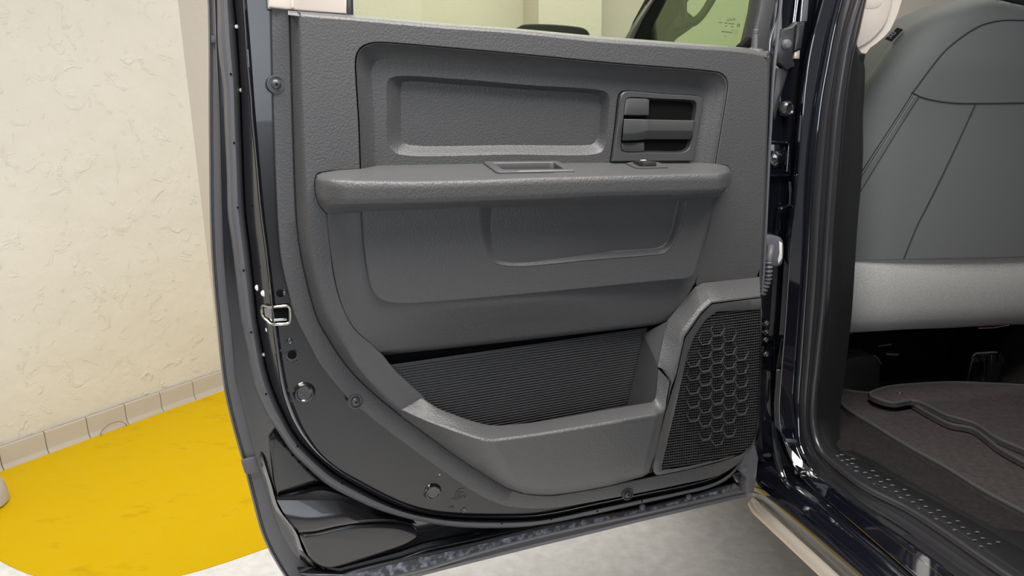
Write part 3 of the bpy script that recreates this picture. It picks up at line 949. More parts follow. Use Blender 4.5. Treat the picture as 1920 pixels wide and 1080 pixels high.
def inside(p, poly):
    r = False
    for i in range(len(poly)):
        (x0, y0), (x1, y1) = poly[i - 1], poly[i]
        if (y0 > p[1]) != (y1 > p[1]) and p[0] < (x1 - x0) * (p[1] - y0) / (y1 - y0) + x0:
            r = not r
    return r
nx = len(xs)
keep = []
for fa in mb.f:
    cx = sum(PXR[i // nx][i % nx][0] for i in fa) / 4
    cy = sum(PXR[i // nx][i % nx][1] for i in fa) / 4
    if max(fa) // nx <= 5 and inside((cx, cy), cupin):
        continue
    keep.append(fa)
mb.f = keep
arm = mb.build('armrest', 'trim', door, sharp=75)
def arm_w(x, y):
    yb, yt = itp(backT, x), itp(frontT, x)
    return wback(x) + (WB_ + 0.054 - wback(x)) * min(max((y - yb) / (yt - yb), 0), 1)
# pull cup: raised frame and a pocket sunk into the armrest
co = [(906, 307.5), (1047, 306), (1078, 323.5), (932, 326.5)]
ci = [(926, 309.5), (1038, 308), (1058, 320.5), (944, 321.5)]
mb = MB()
def cpt(p, dz):
    q_ = dp(p[0], p[1], arm_w(p[0], p[1]))
    return (q_[0], q_[1], q_[2] + dz)
o8, i8 = lin(co, 48, True), lin(ci, 48, True)
mb.rows([[cpt(p, -0.004) for p in o8], [cpt(p, 0.0025) for p in o8], [cpt(lerp(p, q_, 0.12), 0.0040) for p, q_ in zip(o8, i8)], [cpt(lerp(p, q_, 0.85), 0.0036) for p, q_ in zip(o8, i8)], [cpt(p, 0.0025) for p in i8], [cpt(p, -0.004) for p in i8], [cpt(lerp(p, (990, 315), 0.08), -0.030) for p in i8]], True)
mb.cap([cpt(lerp(p, (990, 315), 0.08), -0.030) for p in i8])
mb.build('pull_cup', 'trim_smooth', arm, sharp=40)
# window switch
sw = [(1174, 308.5), (1180, 306.5), (1236, 306.5), (1253, 316), (1194, 317.5)]
mb = MB()
s8 = lin(sw, 40, True)
mb.rows([[cpt(p, -0.003) for p in s8], [cpt(p, 0.0022) for p in s8], [cpt(lerp(p, (1212, 311.5), 0.15), 0.0032) for p in s8], [cpt(lerp(p, (1212, 311.5), 0.25), 0.0015) for p in s8]], True)
mb.cap([cpt(lerp(p, (1212, 311.5), 0.25), 0.0015) for p in s8])
swo = mb.build('window_switch', 'trim_smooth', door, sharp=40)
q_ = cpt((1209, 312), 0.004)
mb = MB().box(q_, 0.026, 0.030, 0.008, 0.002)
mb.build('switch_rocker', 'trim_dark', swo)
text_q = cpt((1202, 309.5), 0.0082)
MB().box((text_q[0], text_q[1] - 0.006, text_q[2] + 0.0), 0.008, 0.006, 0.0008, 0.0002).build('switch_symbol', 'white_bolt', swo)

# ---------- lower field below the armrest
cols = [0, 0.035, 0.08, 0.14, 0.5, 0.86, 0.95, 1.0]
rowsL = [
    ([(613, 388), (638, 388), (680, 388), (1000, 378), (1341, 362)], [WB_, 0.052, 0.058, 0.060, WB_]),
    ([(613, 401), (640, 401), (681, 401), (1000, 388), (1341, 372)], [WB_, 0.053, 0.0585, 0.061, WB_]),
    ([(620, 470), (650, 470), (688, 470), (1000, 462), (1325, 440)], [WB_, 0.055, 0.0605, 0.064, WB_]),
    ([(632, 540), (664, 543), (704, 546), (1000, 549), (1308, 516)], [WB_, 0.056, 0.0615, 0.065, WB_]),
    ([(646, 583), (680, 581), (730, 578), (1000, 562), (1294, 546)], [WB_, 0.056, 0.0610, 0.064, WB_]),
    ([(667, 618), (700, 610), (745, 604), (1000, 583), (1276, 572)], [WB_, 0.050, 0.0520, 0.053, WB_]),
    ([(694, 643), (722, 637), (760, 632), (1000, 606), (1260, 592)], [WB_ - 0.003, 0.041, 0.0410, 0.041, WB_ - 0.003]),
    ([(711, 660), (735, 657), (772, 654), (1000, 630), (1249, 603)], [WB_ - 0.007, 0.034, 0.0320, 0.032, WB_ - 0.007]),
    ([(712, 662), (736, 660), (773, 657), (1000, 633), (1250, 605)], [0.034, 0.030, 0.029, 0.029, 0.034]),
    ([(716, 667), (738, 664), (775, 660), (1000, 636), (1250, 607)], [0.018, 0.018, 0.018, 0.018, 0.018]),
]
mb = MB()
RR = []
for pts, ws in rowsL:
    RR.append(cr([(p[0], p[1], w * 1000) for p, w in zip(pts, ws)], 70))
# densify between the rows
G = []
ncol = 70
colsP = [cr([r[i] for r in RR[:8]], 60) for i in range(ncol)]
for j in range(60):
    G.append([dp(colsP[i][j][0], colsP[i][j][1], colsP[i][j][2] / 1000) for i in range(ncol)])
for r in RR[8:]:
    G.append([dp(p[0], p[1], p[2] / 1000) for p in r])
mb.rows(G)
low = mb.build('lower_field', 'trim', door, sharp=50)

# fabric-look insert with its pressed recess
CL = cr([(678, 385), (680, 420), (682, 453), (690, 513), (695, 535), (702, 550), (717, 563), (740, 569), (770, 569.5), (860, 563)], 40) + lin([(900, 559.5), (1071, 543.5), (1230, 527.5)], 14) + cr([(1260, 525), (1290, 521.5), (1301, 514), (1309, 490), (1336, 378), (1338, 362)], 20)
G0 = [(899, 372), (900, 394), (904, 436), (913, 471), (918, 484), (930, 494), (966, 499), (1106, 487), (1225, 477.5), (1243, 475), (1258, 463), (1272, 436), (1287, 378), (1290, 362)]
G1 = [(935, 372), (936, 396), (939, 436), (943, 468), (947, 475), (956, 479.5), (980, 481), (1106, 473), (1222, 465.5), (1236, 463), (1250, 453), (1258, 433), (1270, 378), (1273, 362)]
IW = 0.0695
g0, g1 = crk(G0, 7), crk(G1, 7)
outl = [Vector(dp(p[0], p[1], IW)) for p in CL + g0[::-1]]
ii = MB()
clv = [Vector(dp(p[0], p[1], IW)) for p in CL]
cin = inset([Vector(p) for p in outl], NV, 0.0013)
ncl = len(CL)
ii.cap(cin)
ii.rows([[p - NV * 0.018 for p in outl[:ncl]], [p - NV * 0.0013 for p in outl[:ncl]], cin[:ncl]])
def gr(t, w):
    return [dp(p[0] + (q_[0] - p[0]) * t, p[1] + (q_[1] - p[1]) * t, w) for p, q_ in zip(g0, g1)]
ii.rows([gr(-0.05, IW), gr(0.04, IW - 0.0003), gr(0.14, IW - 0.0014), gr(0.5, IW - 0.0062), gr(0.88, IW - 0.0113), gr(1.0, IW - 0.0122)])
ii.cap(gr(1.0, IW - 0.0122))
ii.build('door_insert', 'trim', door, sharp=18)

# ---------- map pocket
segL = [
    # (inner lip, outer lip, foot) given for the left facet, the front and the short right return
]
LI = [[(792, 746), (819, 764), (853, 778), (894, 792), (918, 797), (936, 798)], [(936, 798), (1000, 792), (1150, 766), (1222, 754)], [(1222, 754), (1227, 748), (1229, 735), (1233, 690)]]
LO = [[(752, 767), (792, 785), (839, 803), (894, 821), (908, 824.5), (922, 826)], [(922, 826), (1000, 815.5), (1150, 791), (1233, 777)], [(1233, 777), (1246, 770), (1250, 745), (1255, 713)]]
LF = [[(752, 780), (810, 822), (860, 858), (905, 887), (950, 914), (985, 926)], [(985, 926), (1033, 928), (1131, 913), (1205, 894)], [(1205, 894), (1223, 880), (1232, 830), (1256, 740)]]
wi = [[0.046, 0.059, 0.073, 0.082, 0.084, 0.084], [0.084, 0.084, 0.084, 0.083], [0.083, 0.082, 0.081, 0.080]]
wo_ = [[0.045, 0.068, 0.092, 0.111, 0.114, 0.115], [0.115, 0.116, 0.116, 0.111], [0.106, 0.098, 0.090, 0.084]]
wf_ = [[0.010, 0.0105, 0.011, 0.0115, 0.012, 0.012], [0.012, 0.012, 0.012, 0.012], [0.012, 0.030, 0.05, 0.065]]
def seg3(rows, ws, ns=(46, 60, 22)):
    out = []
    for pts, w, k_ in zip(rows, ws, ns):
        s = cr([(p[0], p[1], q_ * 1000) for p, q_ in zip(pts, w)], k_)
        out += [(p[0], p[1], p[2] / 1000) for p in s[(0 if not out else 1):]]
    return out
ri, ro, rf = seg3(LI, wi), seg3(LO, wo_), seg3(LF, wf_)
def mixr(A, B, t, k_, dw=0.0):
    return [dp(a_[0] + (b_[0] - a_[0]) * t, a_[1] + (b_[1] - a_[1]) * t, a_[2] + (b_[2] - a_[2]) * k_ + dw * (a_[2] - 0.012) / 0.09) for a_, b_ in zip(A, B)]
mb = MB()
back = [dp(a_[0], a_[1] + 30 * min(1, max(0, (a_[2] - 0.05) / 0.03)), max(a_[2] - 0.005, 0.02)) for a_ in ri]
mb.rows([back, mixr(ri, ro, 0, 0, -0.004), mixr(ri, ro, 0.06, 0, 0.0), mixr(ri, ro, 0.5, 0.5), mixr(ri, ro, 0.86, 0.9), mixr(ri, ro, 0.96, 0.99), mixr(ro, rf, 0.03, 0.0, 0.0012),
         mixr(ro, rf, 0.08, 0.02, 0.0), mixr(ro, rf, 0.4, 0.20), mixr(ro, rf, 0.70, 0.40), mixr(ro, rf, 0.84, 0.52), mixr(ro, rf, 0.93, 0.68), mixr(ro, rf, 0.98, 0.86), mixr(ro, rf, 1.0, 1.0)])
mpk = mb.build('map_pocket', 'trim', door, sharp=50)
# ribbed back wall of the pocket
z0, z1 = dp(737, 684, 0.018)[2], dp(936, 850, 0.018)[2]
xl, xr = dp(690, 690, 0.018)[0], dp(1212, 660, 0.018)[0]
lim = sorted((-dp(x, y, 0.018)[2], dp(x, y, 0.018)[0]) for x, y in ((690, 640), (718, 690), (750, 725), (790, 768), (850, 805), (930, 840), (960, 870)))
mb = MB()
zz = z0
rws = []
pitch_ = 0.0046
while zz > z1:
    for dz_, w in ((0, 0.0165), (0.0014, 0.0168), (0.0020, 0.0205), (0.0029, 0.0205), (0.0036, 0.0168)):
        z_ = zz - dz_
        xa = max(xl, itp(lim, -z_))
        rws.append([(xa, -w, z_), (xr, -w, z_)])
    zz -= pitch_
mb.rows(rws)
mb.build('pocket_rib', 'rib', mpk, smooth=False, kind='stuff')
# right wall of the pocket and the facet above it
MB().rows([[dp(*lerp((1207, 624, 0.0185), (1172, 775, 0.0185), t)) for t in (0, 0.5, 1)], [dp(*lerp((1234, 687, 0.079), (1226, 770, 0.081), t)) for t in (0, 0.5, 1)]]).build('pocket_end', 'trim_smooth', mpk)
MB().rows([[dp(1206, 626, 0.0186), dp(1233, 689, 0.078)], [dp(1252, 602, 0.052), dp(1237, 689, 0.079)]]).build('pocket_gusset', 'trim_smooth', mpk)

# ---------- speaker console
KO = [(1424, 519, WB_ - 0.001), (1317, 530.5, WB_), (1303, 538, WB_), (1250, 603, 0.050), (1233, 688, 0.079), (1240, 690, 0.081), (1256, 714, 0.0835), (1246, 768, 0.075), (1222, 872, 0.03), (1216, 888, 0.014)]
KI = [(1426, 557, 0.083), (1335, 568, 0.085), (1314, 587, 0.087), (1283, 631, 0.089), (1268, 700, 0.089), (1264, 712, 0.089), (1260, 722, 0.089), (1246, 775, 0.084), (1225, 868, 0.066), (1222, 886, 0.05)]
def K(pts, w=None):
    o_ = []
    for a_, b_ in zip(pts, pts[1:]):
        for t in (0, 0.25, 0.5, 0.75):
            o_.append(lerp(a_, b_, t))
    o_.append(pts[-1])
    return o_
ko, ki = K(KO), K(KI)
mb = MB()
def kr(t, k_):
    return [dp(a_[0] + (b_[0] - a_[0]) * t, a_[1] + (b_[1] - a_[1]) * t, a_[2] + (b_[2] - a_[2]) * k_) for a_, b_ in zip(ko, ki)]
mb.rows([kr(-0.01, -0.05), kr(0.0, 0.0), kr(0.35, 0.40), kr(0.75, 0.86), kr(0.93, 0.985), kr(1.0, 1.0), kr(1.01, 0.8)])
mb.build('speaker_console', 'trim', door, sharp=24)

# ---------- speaker grille
SF = [(1427, 559), (1336, 570), (1315, 589), (1284, 634), (1269, 702), (1246, 780), (1225, 868), (1225, 884), (1231, 891.5), (1298, 878), (1366, 860), (1399, 846), (1414, 831), (1421, 800), (1425, 699)]
SM = [(1428, 580), (1344, 584.5), (1322, 601), (1301, 633), (1288, 668), (1264, 776), (1240, 878), (1241, 882), (1286, 875), (1344, 862.5), (1389, 851), (1409, 836), (1418, 812), (1421.5, 780), (1425, 690)]
# the grille face leans: farther out at the top, back to the flange at the bottom
def sw_(y):
    t = min(max((y - 560) / 330.0, 0), 1)
    return 0.0835 - 0.050 * t ** 1.6
def sp(p, dw=0.0):
    return dp(p[0], p[1], sw_(p[1]) + dw)
sfo, smo = lin(SF, 120, True), lin(SM, 120, True)
# match start points
def nearest_rot(A, B):
    best, bi = 1e18, 0
    for s_ in range(0, len(B)):
        d_ = sum((A[i][0] - B[(i + s_) % len(B)][0]) ** 2 + (A[i][1] - B[(i + s_) % len(B)][1]) ** 2 for i in range(0, len(A), 4))
        if d_ < best:
            best, bi = d_, s_
    return B[bi:] + B[:bi]
smo = nearest_rot(sfo, smo)
mb = MB()
mb.rows([[sp(p, -0.012) for p in sfo], [sp(p, -0.0008) for p in sfo], [sp(lerp(p, q_, 0.06), 0.0) for p, q_ in zip(sfo, smo)], [sp(lerp(p, q_, 0.94), 0.0006) for p, q_ in zip(sfo, smo)], [sp(q_, 0.0) for q_ in smo], [sp(q_, -0.004) for q_ in smo]], True)
spk = mb.build('speaker_grille', 'trim_smooth', door, sharp=40)
# perforated field: fine bars in both directions over a dark backing
cxg, cyg = 1346, 719
def scan(polyp, y):
    xs_ = []
    for i in range(len(polyp)):
        (x0, y0), (x1, y1) = polyp[i - 1][:2], polyp[i][:2]
        if (y0 > y) != (y1 > y):
            xs_.append(x0 + (x1 - x0) * (y - y0) / (y1 - y0))
    return sorted(xs_)
def scanx(polyp, x):
    ys_ = []
    for i in range(len(polyp)):
        (x0, y0), (x1, y1) = polyp[i - 1][:2], polyp[i][:2]
        if (x0 > x) != (x1 > x):
            ys_.append(y0 + (y1 - y0) * (x - x0) / (x1 - x0))
    return sorted(ys_)
smb = [Vector(p) for p in smo]
slope = -0.13
def shear(p): return (p[0], p[1] - slope * (p[0] - 1340))
def unshear(p): return (p[0], p[1] + slope * (p[0] - 1340))
ss = [shear(p) for p in smo]
mb = MB()
bk3 = MB()
ylev = [560 + 4.9 * i for i in range(80)]
for y in ylev:
    xs_ = scan(ss, y)
    for a_, b_ in zip(xs_[::2], xs_[1::2]):
        pts_ = [unshear((a_ + (b_ - a_) * t, y)) for t in (0, 0.5, 1)]
        up_ = [sp((p[0], p[1] - 1.4), -0.0035) for p in pts_]
        md = [sp(p, -0.0006) for p in pts_]
        dn = [sp((p[0], p[1] + 1.4), -0.0035) for p in pts_]
        mb.rows([up_, md, dn])
for i in range(60):
    x = 1236 + 4.3 * i
    def xat(y): return x + (880 - y) * 0.28 - 40
    # bars run down the face, leaning with its left edge
    prev = None
    run = []
    for y in range(575, 885, 6):
        xx = 1428 - 4.3 * i - (y - 575) * 0.02
        if inside((xx, y), [p[:2] for p in smo]):
            run.append((xx, y))
    if len(run) > 1:
        mb.rows([[sp((p[0] - 0.9, p[1]), -0.0037) for p in run], [sp(p, -0.0012) for p in run], [sp((p[0] + 0.9, p[1]), -0.0037) for p in run]])
mb.build('grille_bar', 'grille', spk, smooth=False, kind='stuff')
mb = MB()
levels = 24
L = []
for j in range(levels + 1):
    y = 552 + (900 - 552) * j / levels
    xs_ = scan(ss, y)
    if len(xs_) >= 2:
        L.append([sp(unshear((xs_[0] + (xs_[-1] - xs_[0]) * t / 10, y)), -0.0050) for t in range(11)])
mb.rows(L)
mb.build('grille_back', 'grille_hole', spk)
# raised hexagon cells
hex_me = None
RX, RY = 62, 116
Rh = 0.0152
rows_h = 0
base = Vector(sp((cxg, cyg)))
for ci_ in range(-5, 6):
    for rj in range(-7, 8):
        ox = ci_ * 1.5 * Rh
        oz = (rj + (0.5 if ci_ % 2 else 0)) * sqrt(3) * Rh
        # position in the picture by local scale (about 1 mm per pixel here)
        px_, py_ = cxg + ox / 0.00101, cyg - oz / 0.00101 * 0.985 - 0.13 * ox / 0.00101
        e = ((px_ - cxg) / RX) ** 2 + ((py_ - cyg) / RY) ** 2
        if e > 0.86:
            continue
        cpos = Vector(sp((px_, py_), -0.0004))
        if hex_me is None:
            mh = MB()
            ro6 = [(Rh * 1.02 * cos(pi / 3 * k_), Rh * 1.02 * sin(pi / 3 * k_)) for k_ in range(6)]
            ri6 = [(Rh * 0.955 * cos(pi / 3 * k_), Rh * 0.955 * sin(pi / 3 * k_)) for k_ in range(6)]
            mh.rows([[(x, 0.003, z) for x, z in ro6], [(x, -0.0003, z) for x, z in ro6], [(x, -0.0003, z) for x, z in ri6], [(x, 0.003, z) for x, z in ri6]], True)
            ho = mh.build('hexagon_cell', 'grille', spk, smooth=False)
            hex_me = ho.data
        else:
            ho = bpy.data.objects.new('hexagon_cell', hex_me)
            COL.objects.link(ho)
            ho.parent = spk
        ho.location = cpos
        t_ = min(max((py_ - 560) / 330.0, 0), 1)
        ho.rotation_euler = (-math.atan(0.050 * 1.6 * t_ ** 0.6 / 0.33), 0, 0)

# ---------- screws of the trim panel
def screw(x, y, w, r=0.0068, dirp=None):
    c_ = dp(x, y, w)
    MB().lathe(c_, NF, [(r * 1.8, -0.002), (r * 1.75, 0.0008), (r * 1.5, 0.0010), (r * 1.38, -0.0012), (0, -0.0012)], 26).build('screw_seat', 'trim_smooth', panel)
    MB().lathe(c_, NF, [(r, -0.0014), (r * 0.98, 0.0006), (r * 0.85, 0.0022), (r * 0.6, 0.0034), (r * 0.3, 0.0040), (0, 0.0042)], 26).build('panel_screw', 'trim_smooth', panel, sharp=70)
    MB().lathe(c_, NF, [(r * 0.26, 0.0038), (r * 0.26, 0.0045), (0, 0.0045)], 6).build('screw_socket', 'dark', panel)
screw(518, 158, 0.0118)
screw(667, 753, 0.0118)
screw(1177, 927, 0.0122)

# ------------------------------------------------------------------ window of the door
wp_ = [(600, -560), (1490, -560), (1440, -60), (1424, 10), (1411, 70), (1403, 100), (1250, 95), (655, 55)]
pl(wp_, -0.020, 0.004, 0.0).build('window_glass', 'glass_rear', door, smooth=False)
pl([(612, -560), (623, -560), (662, -20), (663, 31), (651, 28), (651, -20)], 0.002, 0.03, 0.001).build('window_channel', 'rubber_dark', door)
bt = pl([(448, -560), (612, -560), (651, -20), (650, 26), (600, 23), (560, 20), (504.5, 13), (503, -20)], 0.018, 0.022, 0.003).build('pillar_trim', 'beige', door)
pl([(496, -560), (504, -560), (552, -20), (552, 15), (546, 15), (545, -20)], 0.0195, 0.003, 0.001).build('trim_crease', 'beige', bt)
pl([(322, -560), (1510, -560), (1516, -620), (316, -620)], 0.012, 0.09, 0.01).build('window_header', 'trim_smooth', door)
fr_ = pl([(1478, -560), (1508, -560), (1464, -60), (1452, 20), (1436, 95), (1410, 95), (1412, 78), (1426, 18), (1438, -60)], 0.004, 0.034, 0.004).build('window_frame', 'trim_smooth', door)
pl([(1474, -560), (1480, -560), (1440, -60), (1427, 20), (1413, 80), (1409, 80), (1410, 68), (1422, 10), (1434, -60)], 0.0, 0.02, 0.002).build('frame_seal', 'rubber_dark', fr_)
pl([(1391, 85), (1409, 69), (1412, 92), (1391, 92)], 0.0, 0.016, 0.002).build('corner_gusset', 'dark', fr_)
kb = dp(1416.5, 92, 0.020)
kt = dp(1417.5, 54, 0.020)
L_ = dist(kb, kt)
MB().lathe(kb, Vector(kt) - Vector(kb), [(0.0036, -0.01), (0.0036, L_ * 0.78), (0.0044, L_ * 0.80), (0.0044, L_ * 0.84), (0.0037, L_ * 0.85), (0.0037, L_ * 0.89), (0.0044, L_ * 0.9), (0.0042, L_ * 0.97), (0, L_)], 16).build('lock_knob', 'grommet', door)
# etched marking on the glass (read from outside, so mirrored here)
gm = dp(1379, 38.5, -0.0195)
text_mesh('glass_marking', 'MOPAR', 0.0056, None, gm, 'glass_print', door, 0.0001, True, ydir=(0, 0, 1), xdir=(1, 0, 0.10))
mb = MB()
for y, xs_ in ((41.5, ((1348, 1354.5), (1358, 1364), (1366, 1371), (1372, 1376.5))), (47, ((1360, 1363), (1371, 1375))), (53.5, ((1372.5, 1374.5),)), (58, ((1353, 1373),)), (67, ((1359, 1361),))):
    for a_, b_ in xs_:
        sl = 0.10
        p0, p1 = (a_, y + (a_ - 1350) * sl), (b_, y + (b_ - 1350) * sl)
        mb.plate([dp(p0[0], p0[1], -0.0197), dp(p1[0], p1[1], -0.0197), dp(p1[0], p1[1] + 1.5, -0.0197), dp(p0[0], p0[1] + 1.5, -0.0197)], NF, 0.0001)
mb.tube([dp(1384.5 + 2.0 * cos(a_ * pi / 10), 47.5 + 2.6 * sin(a_ * pi / 10), -0.0196) for a_ in range(20)], 0.0007, 6, closed=True)
mb.tube([dp(x, y, -0.0196) for x, y in ((1377, 58), (1381, 56), (1381, 64), (1376, 64))], 0.00025, 5, closed=True)
mb.build('glass_marking', 'glass_print', door, kind='stuff')

# edge seals along the hinge side
tubepx([(1512, -560), (1468, -40), (1464.5, 0), (1457, 78), (1450, 144), (1444.5, 240), (1440, 330), (1435, 440), (1430, 530), (1427.5, 552)], -0.004, 0.0030, 60).build('hinge_edge_seal', 'grommet', door)
tubepx([(1509, -560), (1463.5, -40), (1460, 0), (1455, 38), (1447, 62), (1443, 80), (1442, 96)], -0.012, 0.0018, 40).build('bright_edge', 'steel', door)
tubepx([(1449, 100), (1444, 180), (1439, 300), (1433, 430)], -0.012, 0.004, 40).build('hinge_edge', 'rubber_dark', door)

# ================================================================== THE TRUCK
truck = thing('truck_cab', 'glossy black truck cab with open rear doorway, pillar and sill', 'truck', TRUCK)
f0 = 1.33
def trow(pil, cor, sill, fp, zs, n=110):
    P = [tF(x, y, fp) for x, y in pil]
    S = [tZ(x, y, zs) for x, y in sill]
    C = []
    r0_, r1_ = P[-1][0], S[0][0] if S else P[-1][0]
    for i, (x, y) in enumerate(cor):
        t = (i + 1) / (len(cor) + 1)
        C.append(tR(x, y, r0_ + (r1_ - r0_) * t))
    D = crk(P + C + S, 10)
    i1, i2 = (len(P) - 1) * 10, (len(P) + len(C)) * 10
    return lin(D[:i1 + 1], 50)[:-1] + lin(D[i1:i2 + 1], 36)[:-1] + lin(D[i2:], 40)
Aa = trow([(1655, -540), (1600, -260), (1552, -30), (1544, 0), (1521, 89), (1511, 156), (1505, 218), (1499, 296), (1491, 389), (1485, 432), (1473, 603), (1464, 713)],
          [(1461, 770), (1463, 800), (1468, 820), (1481, 855), (1500, 891)], [(1522, 915), (1547, 936), (1620, 997), (1700, 1066), (1790, 1143)], f0, 0.525)
Bb = trow([(1689, -540), (1634, -260), (1586, -30), (1578, 0), (1564, 56), (1551, 124), (1541, 178), (1533, 240), (1526, 303), (1518, 420), (1515, 481), (1501, 689), (1497, 750)],
          [(1497, 794), (1500, 830), (1511, 860), (1528, 889)], [(1547, 905), (1600, 944), (1700, 1014), (1800, 1086), (1880, 1143)], f0 + 0.012, 0.545)
def sh(row, dr, df, dz):
    return [(p[0] + dr, p[1] + df, p[2] + dz) for p in row]
def mixrow(A, B, t, push=0.0):
    return [lerp(p, q_, t) for p, q_ in zip(A, B)]
Cc = trow([(1693, -540), (1638, -260), (1590, -30), (1582, 0), (1568, 56), (1555, 124), (1545, 178), (1537, 240), (1530, 303), (1522, 420), (1519, 481), (1505, 689), (1501, 750)],
          [(1501, 790), (1506, 818), (1519, 852), (1538, 878)], [(1556, 894), (1620, 943), (1700, 994), (1823, 1080), (1900, 1132)], f0 + 0.010, 0.553)
Dd = trow([(1719, -540), (1664, -260), (1616, -30), (1607, 0), (1587, 67), (1575, 133), (1564, 211), (1557, 300), (1549, 420), (1540, 560), (1527, 690), (1521, 750)],
          [(1521, 795), (1528, 828), (1540, 853), (1556, 869)], [(1585, 893), (1620, 919), (1703, 962), (1775, 1009), (1860, 1068), (1920, 1108)], f0 - 0.004, 0.572)
Ee = trow([(1733, -540), (1678, -260), (1630, -30), (1621, 0), (1609, 56), (1599, 100), (1591, 144), (1581, 230), (1573, 330), (1566, 420), (1557, 560), (1543, 690), (1536, 750)],
          [(1536, 790), (1543, 818), (1557, 841), (1575, 858)], [(1600, 877), (1640, 905), (1720, 950), (1800, 1000), (1880, 1055), (1940, 1096)], f0 + 0.010, 0.570)
Gg = trow([(1737, -540), (1682, -260), (1634, -30), (1625, 0), (1613, 56), (1604, 98), (1618, 104), (1622, 130), (1618, 220), (1618, 300), (1608, 420), (1596, 600), (1584, 700), (1577, 760)],
          [(1574, 800), (1577, 828), (1588, 846)], [(1615, 862), (1655, 884), (1735, 927), (1815, 970), (1895, 1015), (1960, 1052)], f0 + 0.035, 0.566)
# glossy door-opening flange: proud strip with rounded borders
def nrm_push(row, d):
    """push a doorway curve out of the opening edge (towards the doorway middle)"""
    out = []
    n_ = len(row)
    for i, p in enumerate(row):
        a_, b_ = Vector(row[max(i - 1, 0)]), Vector(row[min(i + 1, n_ - 1)])
        t = (b_ - a_)
        nn = Vector((0, -t.z, t.y)).normalized()       # in the y-z plane
        if nn.y > 0 and abs(nn.y) > abs(nn.z):
            nn = -nn
        if abs(nn.z) >= abs(nn.y) and nn.z < 0:
            nn = -nn
        out.append(tuple(Vector(p) + nn * d))
    return out
mb = MB()
A2 = Aa
mb.rows([sh(Aa, 0.006, 0.030, -0.012), sh(Aa, 0.001, 0.006, -0.003), Aa, mixrow(Aa, Bb, 0.12), nrm_push(mixrow(Aa, Bb, 0.5), 0.0006), mixrow(Aa, Bb, 0.9), Bb, sh(Bb, 0.003, 0.012, -0.010)])
fl_ = mb.build('opening_flange', 'paint_gloss', truck, sharp=70)
for rw_ in (Aa, Bb):  # tubes added to give the flange edges their highlight lines
    MB().tube(rw_, 0.0017, 8).build('highlight_bead', 'paint_gloss', fl_)
MB().tube(nrm_push(mixrow(Aa, Bb, 0.66), 0.0003), 0.0006, 6).build('highlight_bead', 'paint_gloss', fl_)
mb = MB()
mb.rows([sh(Bb, 0.001, 0.02, -0.010), sh(Cc, 0, 0.012, -0.006), Cc, nrm_push(mixrow(Cc, Dd, 0.2), 0.004), nrm_push(mixrow(Cc, Dd, 0.42), 0.004), mixrow(Cc, Dd, 0.5), nrm_push(mixrow(Cc, Dd, 0.58), 0.003),
         nrm_push(mixrow(Cc, Dd, 0.8), 0.008), nrm_push(Dd, 0.010), nrm_push(mixrow(Dd, Ee, 0.4), 0.008), nrm_push(mixrow(Dd, Ee, 0.8), 0.003), Ee, sh(Ee, 0.0, 0.02, -0.01)])
dsl = mb.build('doorway_seal', 'rubber_dark', truck, sharp=60)
MB().tube(nrm_push(Dd, 0.006), 0.0075, 12).build('seal_bulb', 'rubber_dark', dsl)  # round tube added so the seal ridge catches a highlight
mb = MB()
mb.rows([Ee, nrm_push(mixrow(Ee, Gg, 0.08), 0.003), nrm_push(mixrow(Ee, Gg, 0.5), 0.002), Gg, sh(Gg, 0.002, 0.03, -0.006)])
mb.build('pillar_lower_trim', 'scuff', truck, sharp=60)

# hinge face of the pillar (behind the door edge)
hp = [(1470, -540), (1656, -540), (1601, -260), (1553, -30)] + [(1545, 0), (1522, 89), (1512, 156), (1506, 218), (1500, 296), (1492, 389), (1486, 432), (1474, 603), (1465, 713), (1462, 770), (1464, 800), (1482, 855), (1500, 892), (1470, 900), (1452, 876), (1420, 860), (1410, 780)]
MB().plate([tF(x, y, f0 + 0.045) for x, y in hp], (0, -1, 0), 0.06, 0.002).build('hinge_pillar', 'paint_black', truck)
# soft beads on the pillar; the steel one stands in for a highlight line
MB().tube([tF(x, y, f0 + 0.040) for x, y in cr([(1541, -40), (1527, 40), (1513, 100), (1505, 150), (1502, 200)], 40)], 0.0022, 8).build('pillar_bead', 'steel', truck)
MB().tube([tR(x, y, 0.79) for x, y in cr([(1447, 790), (1451, 830), (1459, 868), (1470, 898), (1482, 915)], 40)], [0.004 + 0.003 * sin(pi * i / 39) for i in range(40)], 10).build('pillar_bead', 'paint_black', truck)
MB().tube([tF(x, y, f0 + 0.030) for x, y in cr([(1482, 340), (1480, 385), (1463, 392), (1459, 430)], 30)], 0.0035, 8).build('pillar_bead', 'paint_black', truck)

# rocker below the doorway: profile drawn along the sill
def sect(pts_rz, ys):
    return [[(r + off, y, z) for r, z in pts_rz] for y, off in ys]
rk = [(0.862, 0.530), (0.850, 0.522), (0.846, 0.519), (0.838, 0.521), (0.826, 0.517), (0.814, 0.510), (0.806, 0.505), (0.801, 0.503), (0.794, 0.495), (0.790, 0.482), (0.7895, 0.468), (0.792, 0.456), (0.80, 0.448), (0.83, 0.44), (0.90, 0.44)]
ys = [(1.42, -0.012), (1.36, -0.010), (1.33, -0.007), (1.30, -0.004), (1.2, 0.002), (1.1, 0.008), (1.0, 0.013), (0.9, 0.017), (0.7, 0.022), (0.4, 0.03)]
mb = MB()
mb.rows(sect(rk, ys))
mb.build('rocker_panel', 'paint_gloss', truck, sharp=50)
